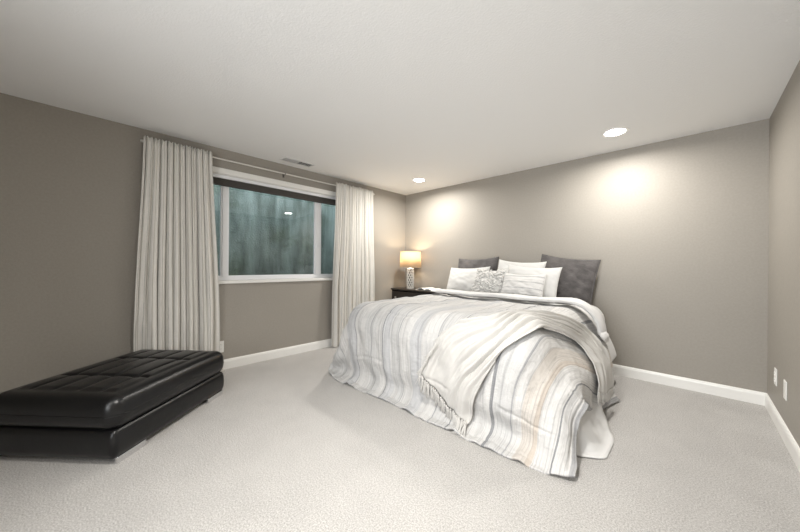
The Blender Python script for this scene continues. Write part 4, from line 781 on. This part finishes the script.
for k in range(14):                                                     # the edge that turns under toward the left
    i = int(ns * (.80 + .19 * k / 14)); p = TH[i, 0]; n = Vector(nn[i, 0])
    dn = Vector((-.55, 0, -1)); dn = dn - n * dn.dot(n)
    tassel(p + np.array(n) * .002, dn, n, rnd.uniform(.05, .07), rnd)
for k in range(22):
    j = int((k + .5) / 22 * (nw - 1)); p = TH[0, j]; n = Vector(nn[0, j]); dn = Vector((0, rnd.uniform(-.1, .1), -1)); dn = dn - n * dn.dot(n)
    tassel(p + np.array(n) * .003, dn, n, rnd.uniform(.05, .07), rnd)

# ------------------------------------------------------------------ pillows
def pillow(name, w, h, t, m, loc, lean, rz, roll, label, cat, seed, ears=.05, uv=False, wr=.012, parts=None, soft=.42, flange=0):
    n = 46; F = np.zeros((2, n, n, 3)); UV = np.zeros((n, n, 2))
    for j in range(n):
        for i in range(n):
            u = -1 + 2 * i / (n - 1); v = -1 + 2 * j / (n - 1)
            u = math.sin(u * math.pi / 2) * .6 + u * .4; v = math.sin(v * math.pi / 2) * .6 + v * .4
            x = w / 2 * u * (1 - ears * (1 - v * v) - ears * .5 * (abs(u) < 1) * 0); z = h / 2 * v * (1 - ears * (1 - u * u)) + h / 2
            fu = max(0, 1 - u * u); fv = max(0, 1 - v * v)
            if flange:
                fu = max(0, 1 - (u / (1 - flange)) ** 2); fv = max(0, 1 - (v / (1 - flange)) ** 2)
            th_ = t / 2 * (fu * fv) ** soft * (1 + .22 * (-v))
            c = (u * u * v * v)
            wn = wr * (nz(u * 2.2, v * 2.2, seed) + .6 * nz(u * 5, v * 4, seed + 3) + .5 * (1 - abs(nz(u * 3 + v * 3, v * 1.5, seed + 9)) * 2)) * (fu * fv) ** .3
            z -= .02 * (v > 0) * (1 - u * u) * v
            F[0, j, i] = (x, -th_ - wn, z); F[1, j, i] = (x, th_ * .85 + wn * .3, z); UV[j, i] = (x + 1, z)
    bm = bmesh.new(); ul = bm.loops.layers.uv.new('cloth'); V = {}
    for s in (0, 1):
        for j in range(n):
            for i in range(n):
                if s and (i in (0, n - 1) or j in (0, n - 1)): V[s, j, i] = V[0, j, i]
                else: V[s, j, i] = bm.verts.new(F[s, j, i])
    for s in (0, 1):
        for j in range(n - 1):
            for i in range(n - 1):
                ks = [(j, i), (j, i + 1), (j + 1, i + 1), (j + 1, i)]
                if s: ks.reverse()
                f = bm.faces.new([V[s, a, b] for a, b in ks])
                for l, (a, b) in zip(f.loops, ks): l[ul].uv = UV[a, b]
    if parts:
        t_ = empty(name, loc); o = link('pillow_cover', bm, m, t_, True); parts(t_, F)
    else:
        o = t_ = link(name, bm, m, None, True)
    t_.location = loc; t_.rotation_euler = (-math.radians(lean), math.radians(roll), math.radians(rz))
    tag(t_, label, cat); return t_
def piping_part(m, seed=0):
    def f(t_, F):
        n = F.shape[1]; pts = [F[0, 0, i] for i in range(n)] + [F[0, j, n - 1] for j in range(1, n)] + [F[0, n - 1, i] for i in range(n - 2, -1, -1)] + [F[0, j, 0] for j in range(n - 2, -1, -1)]
        bm = bmesh.new(); tube(bm, pts, .004, 6, False); link('piping', bm, m, t_, True)
    return f
def petals(t_, F):
    # raised tufted leaves stitched over the front of the cover
    rnd = random.Random(12); n = F.shape[1]; bm = bmesh.new()
    for k in range(210):
        i, j = rnd.randrange(4, n - 5), rnd.randrange(4, n - 5); p = Vector(F[0, j, i]); du = Vector(F[0, j, i + 1] - F[0, j, i - 1]).normalized(); dv = Vector(F[0, j + 1, i] - F[0, j - 1, i]).normalized()
        nn_ = du.cross(dv).normalized()
        if nn_.y > 0: nn_ = -nn_
        a = rnd.uniform(0, 6.28); d = du * math.cos(a) + dv * math.sin(a); sd = nn_.cross(d); L = rnd.uniform(.03, .05); wd = L * .32
        prof = [(0, .1), (.3, .85), (.6, 1), (.85, .6), (1, .05)]; rows = []
        for f, w in prof:
            c = p + d * (L * f) + nn_ * (.003 + .009 * math.sin(f * 2.6)); rows.append((bm.verts.new(c - sd * wd * w - nn_ * .003), bm.verts.new(c + nn_ * .002), bm.verts.new(c + sd * wd * w - nn_ * .003)))
        for r0, r1 in zip(rows, rows[1:]):
            bm.faces.new((r0[0], r0[1], r1[1], r1[0])); bm.faces.new((r0[1], r0[2], r1[2], r1[1]))
    o = link('tufted_leaves', bm, M['fluffy'], t_, True); solidify(o, .002, 0)

pillow('euro_pillow', .62, .515, .17, M['velvet'], (2.65, -.235, .795), 17, 0, 7, 'charcoal velvet pillow leaning on the wall at the right end of the bed', 'pillow', 1, .03, parts=piping_part(M['velvet']))
pillow('euro_pillow', .64, .53, .17, M['velvet'], (1.53, -.235, .782), 17, 0, -2, 'charcoal velvet pillow mostly hidden behind the white pillows on the left', 'pillow', 2, .03, parts=piping_part(M['velvet']))
pillow('bed_pillow', .60, .49, .17, M['pillow'], (2.17, -.350, .780), 18, 0, 3, 'plain white pillow in the middle of the back row, one pointed corner up', 'pillow', 3, .05)
pillow('bed_pillow', .62, .40, .18, M['pillow'], (1.53, -.46, .785), 22, 0, -2, 'plain white pillow at the left end of the row', 'pillow', 4, .04)
pillow('bed_pillow', .62, .42, .16, M['pillow'], (2.38, -.50, .785), 20, 0, 3, 'plain white pillow between the charcoal pillow and the small striped one', 'pillow', 5, .05)
pillow('throw_pillow', .42, .37, .14, M['fluffy'], (1.935, -.605, .790), 22, 0, 0, 'small square white pillow covered in tufted leaves', 'pillow', 6, .04, parts=petals)
pillow('lumbar_pillow', .47, .31, .13, M['lumbar'], (2.365, -.668, .806), 24, 0, 1, 'small white pillow with faint grey horizontal stripes, front of the pile', 'pillow', 7, .04, parts=piping_part(M['lumbar']))

# ------------------------------------------------------------------ nightstand, lamp, magazine
NX0, NX1, NY0, NY1, NZ = .10, 1.0, -.46, -.025, .79
nt_ = tag(empty('nightstand', ((NX0 + NX1) / 2, (NY0 + NY1) / 2, 0)), 'dark espresso wooden nightstand in the corner left of the bed', 'nightstand')
hx, hy = (NX1 - NX0) / 2, (NY1 - NY0) / 2
bm = bmesh.new(); box(bm, -hx, hx, -hy, hy, NZ - .026, NZ, .005); link('top', bm, M['wood'], nt_)
bm = bmesh.new()
box(bm, -hx + .012, -hx + .032, -hy + .018, hy, .08, NZ - .027, .002); box(bm, hx - .032, hx - .012, -hy + .018, hy, .08, NZ - .027, .002)
box(bm, -hx + .033, hx - .033, hy - .015, hy, .08, NZ - .027); box(bm, -hx + .033, hx - .033, -hy + .018, hy - .016, .08, .10)
link('carcass', bm, M['wood'], nt_)
for z0, z1 in ((.552, .745), (.335, .537), (.115, .320)):
    bm = bmesh.new(); box(bm, -hx + .037, hx - .037, -hy + .006, -hy + .026, z0, z1, .003); box(bm, -hx + .05, hx - .05, -hy + .027, hy - .03, z0 + .01, z0 + .02); dr = link('drawer', bm, M['wood'], nt_)
    for x in (-hx + .125, hx - .125):
        bm = bmesh.new(); lathe(bm, [(.006, 0), (.006, .010), (.014, .016), (.016, .022), (.012, .028), (.004, .030)], 16); k = link('knob', bm, M['brass'], dr, True, 50); k.rotation_euler = (math.pi / 2, 0, 0); k.location = (x, -hy + .0062, (z0 + z1) / 2)
for sx in (-1, 1):
    for sy in (-1, 1):
        bm = bmesh.new(); box(bm, -.02, .02, -.02, .02, 0, .079, .003); o = link('leg', bm, M['wood'], nt_); o.location = (sx * (hx - .034), sy * (hy - .04), 0)

lp = tag(empty('table_lamp', (.355, -.25, NZ)), 'lit table lamp with a beige drum shade and white lattice base', 'lamp')
bm = bmesh.new(); lathe(bm, [(.062, 0), (.064, .008), (.060, .016), (.052, .02)], 36); link('base', bm, M['ceramic'], lp, True, 50)
def lr(z): return .050 + .006 * math.sin(math.pi * (z - .02) / .30)
bm = bmesh.new()
for sgn_ in (-1, 1):
    for k in range(9):
        pts = []
        for q_ in range(25):
            z = .02 + .30 * q_ / 24; a = 2 * math.pi * k / 9 + sgn_ * 2.6 * q_ / 24; r = lr(z); pts.append((r * math.cos(a), r * math.sin(a), z))
        tube(bm, pts, .0078, 6)
link('lattice_body', bm, M['ceramic'], lp, True)
bm = bmesh.new(); lathe(bm, [(.036, .02), (.038, .17), (.036, .32)], 24); link('core', bm, M['smoke'], lp, True)
bm = bmesh.new(); lathe(bm, [(.058, .318), (.060, .326), (.050, .336), (.018, .342), (.012, .36), (.012, .385)], 32); link('neck', bm, M['ceramic'], lp, True, 50)
bm = bmesh.new(); lathe(bm, [(.012, .386), (.016, .40), (.016, .425)], 16); sk = link('socket', bm, M['brass'], lp, True)
bm = bmesh.new(); lathe(bm, [(.010, .426), (.014, .44), (.028, .47), (.030, .49), (.022, .51), (.004, .518)], 20); link('bulb', bm, M['bulb'], sk, True)
bm = bmesh.new(); lathe(bm, [(.178, .352), (.166, .612)], 56, cap=False); o = link('lamp_shade', bm, M['lampshade'], lp, True); solidify(o, .002, 0)
for z, r in ((.352, .1785), (.612, .1665)):
    bm = bmesh.new(); tube(bm, [(r * math.cos(a * math.pi / 24), r * math.sin(a * math.pi / 24), z) for a in range(49)], .003, 6, False); link('shade_trim', bm, M['lampshade'], lp, True)
bm = bmesh.new()
for a in (0, 2.094, 4.189): tube(bm, [(0, 0, .605), (.166 * math.cos(a), .166 * math.sin(a), .610)], .002, 5)
tube(bm, [(.018, 0, .42), (.05, 0, .48), (.045, 0, .56), (0, 0, .605)], .002, 5); tube(bm, [(-.018, 0, .42), (-.05, 0, .48), (-.045, 0, .56), (0, 0, .605)], .002, 5)
link('harp', bm, M['brass'], lp)
L = bpy.data.lights.new('bulb_light', 'POINT'); L.energy = BEDSIDE_WATTS; L.color = (1, .78, .52); L.shadow_soft_size = .035
o = bpy.data.objects.new('bulb_light', L); COL.objects.link(o); o.parent = lp; o.location = (0, 0, .535)

mg = tag(empty('magazine', (.79, -.27, NZ), math.radians(-6)), 'open white magazine lying on the nightstand beside the lamp', 'magazine')
def page(sx, name, hmax):
    nu_, nv_ = 16, 6; G = np.zeros((nv_, nu_, 3))
    for j in range(nv_):
        for i in range(nu_):
            f = i / (nu_ - 1); G[j, i] = (sx * .20 * f, -.13 + .26 * j / (nv_ - 1), .006 + hmax * (math.sin(min(1, f * 1.25) * math.pi) ** .8) * (1 - .3 * f))
    o = grid_mesh(name, G if sx > 0 else G[:, ::-1], M['paper'], mg); solidify(o, .005, -1)
page(-1, 'page', .030); page(1, 'page', .022)
bm = bmesh.new(); box(bm, -.16, -.06, -.11, -.02, .0395, .0405)
bm.free()
bm = bmesh.new(); box(bm, -.205, .205, -.133, .133, 0, .0015); link('cover', bm, M['ink'], mg)
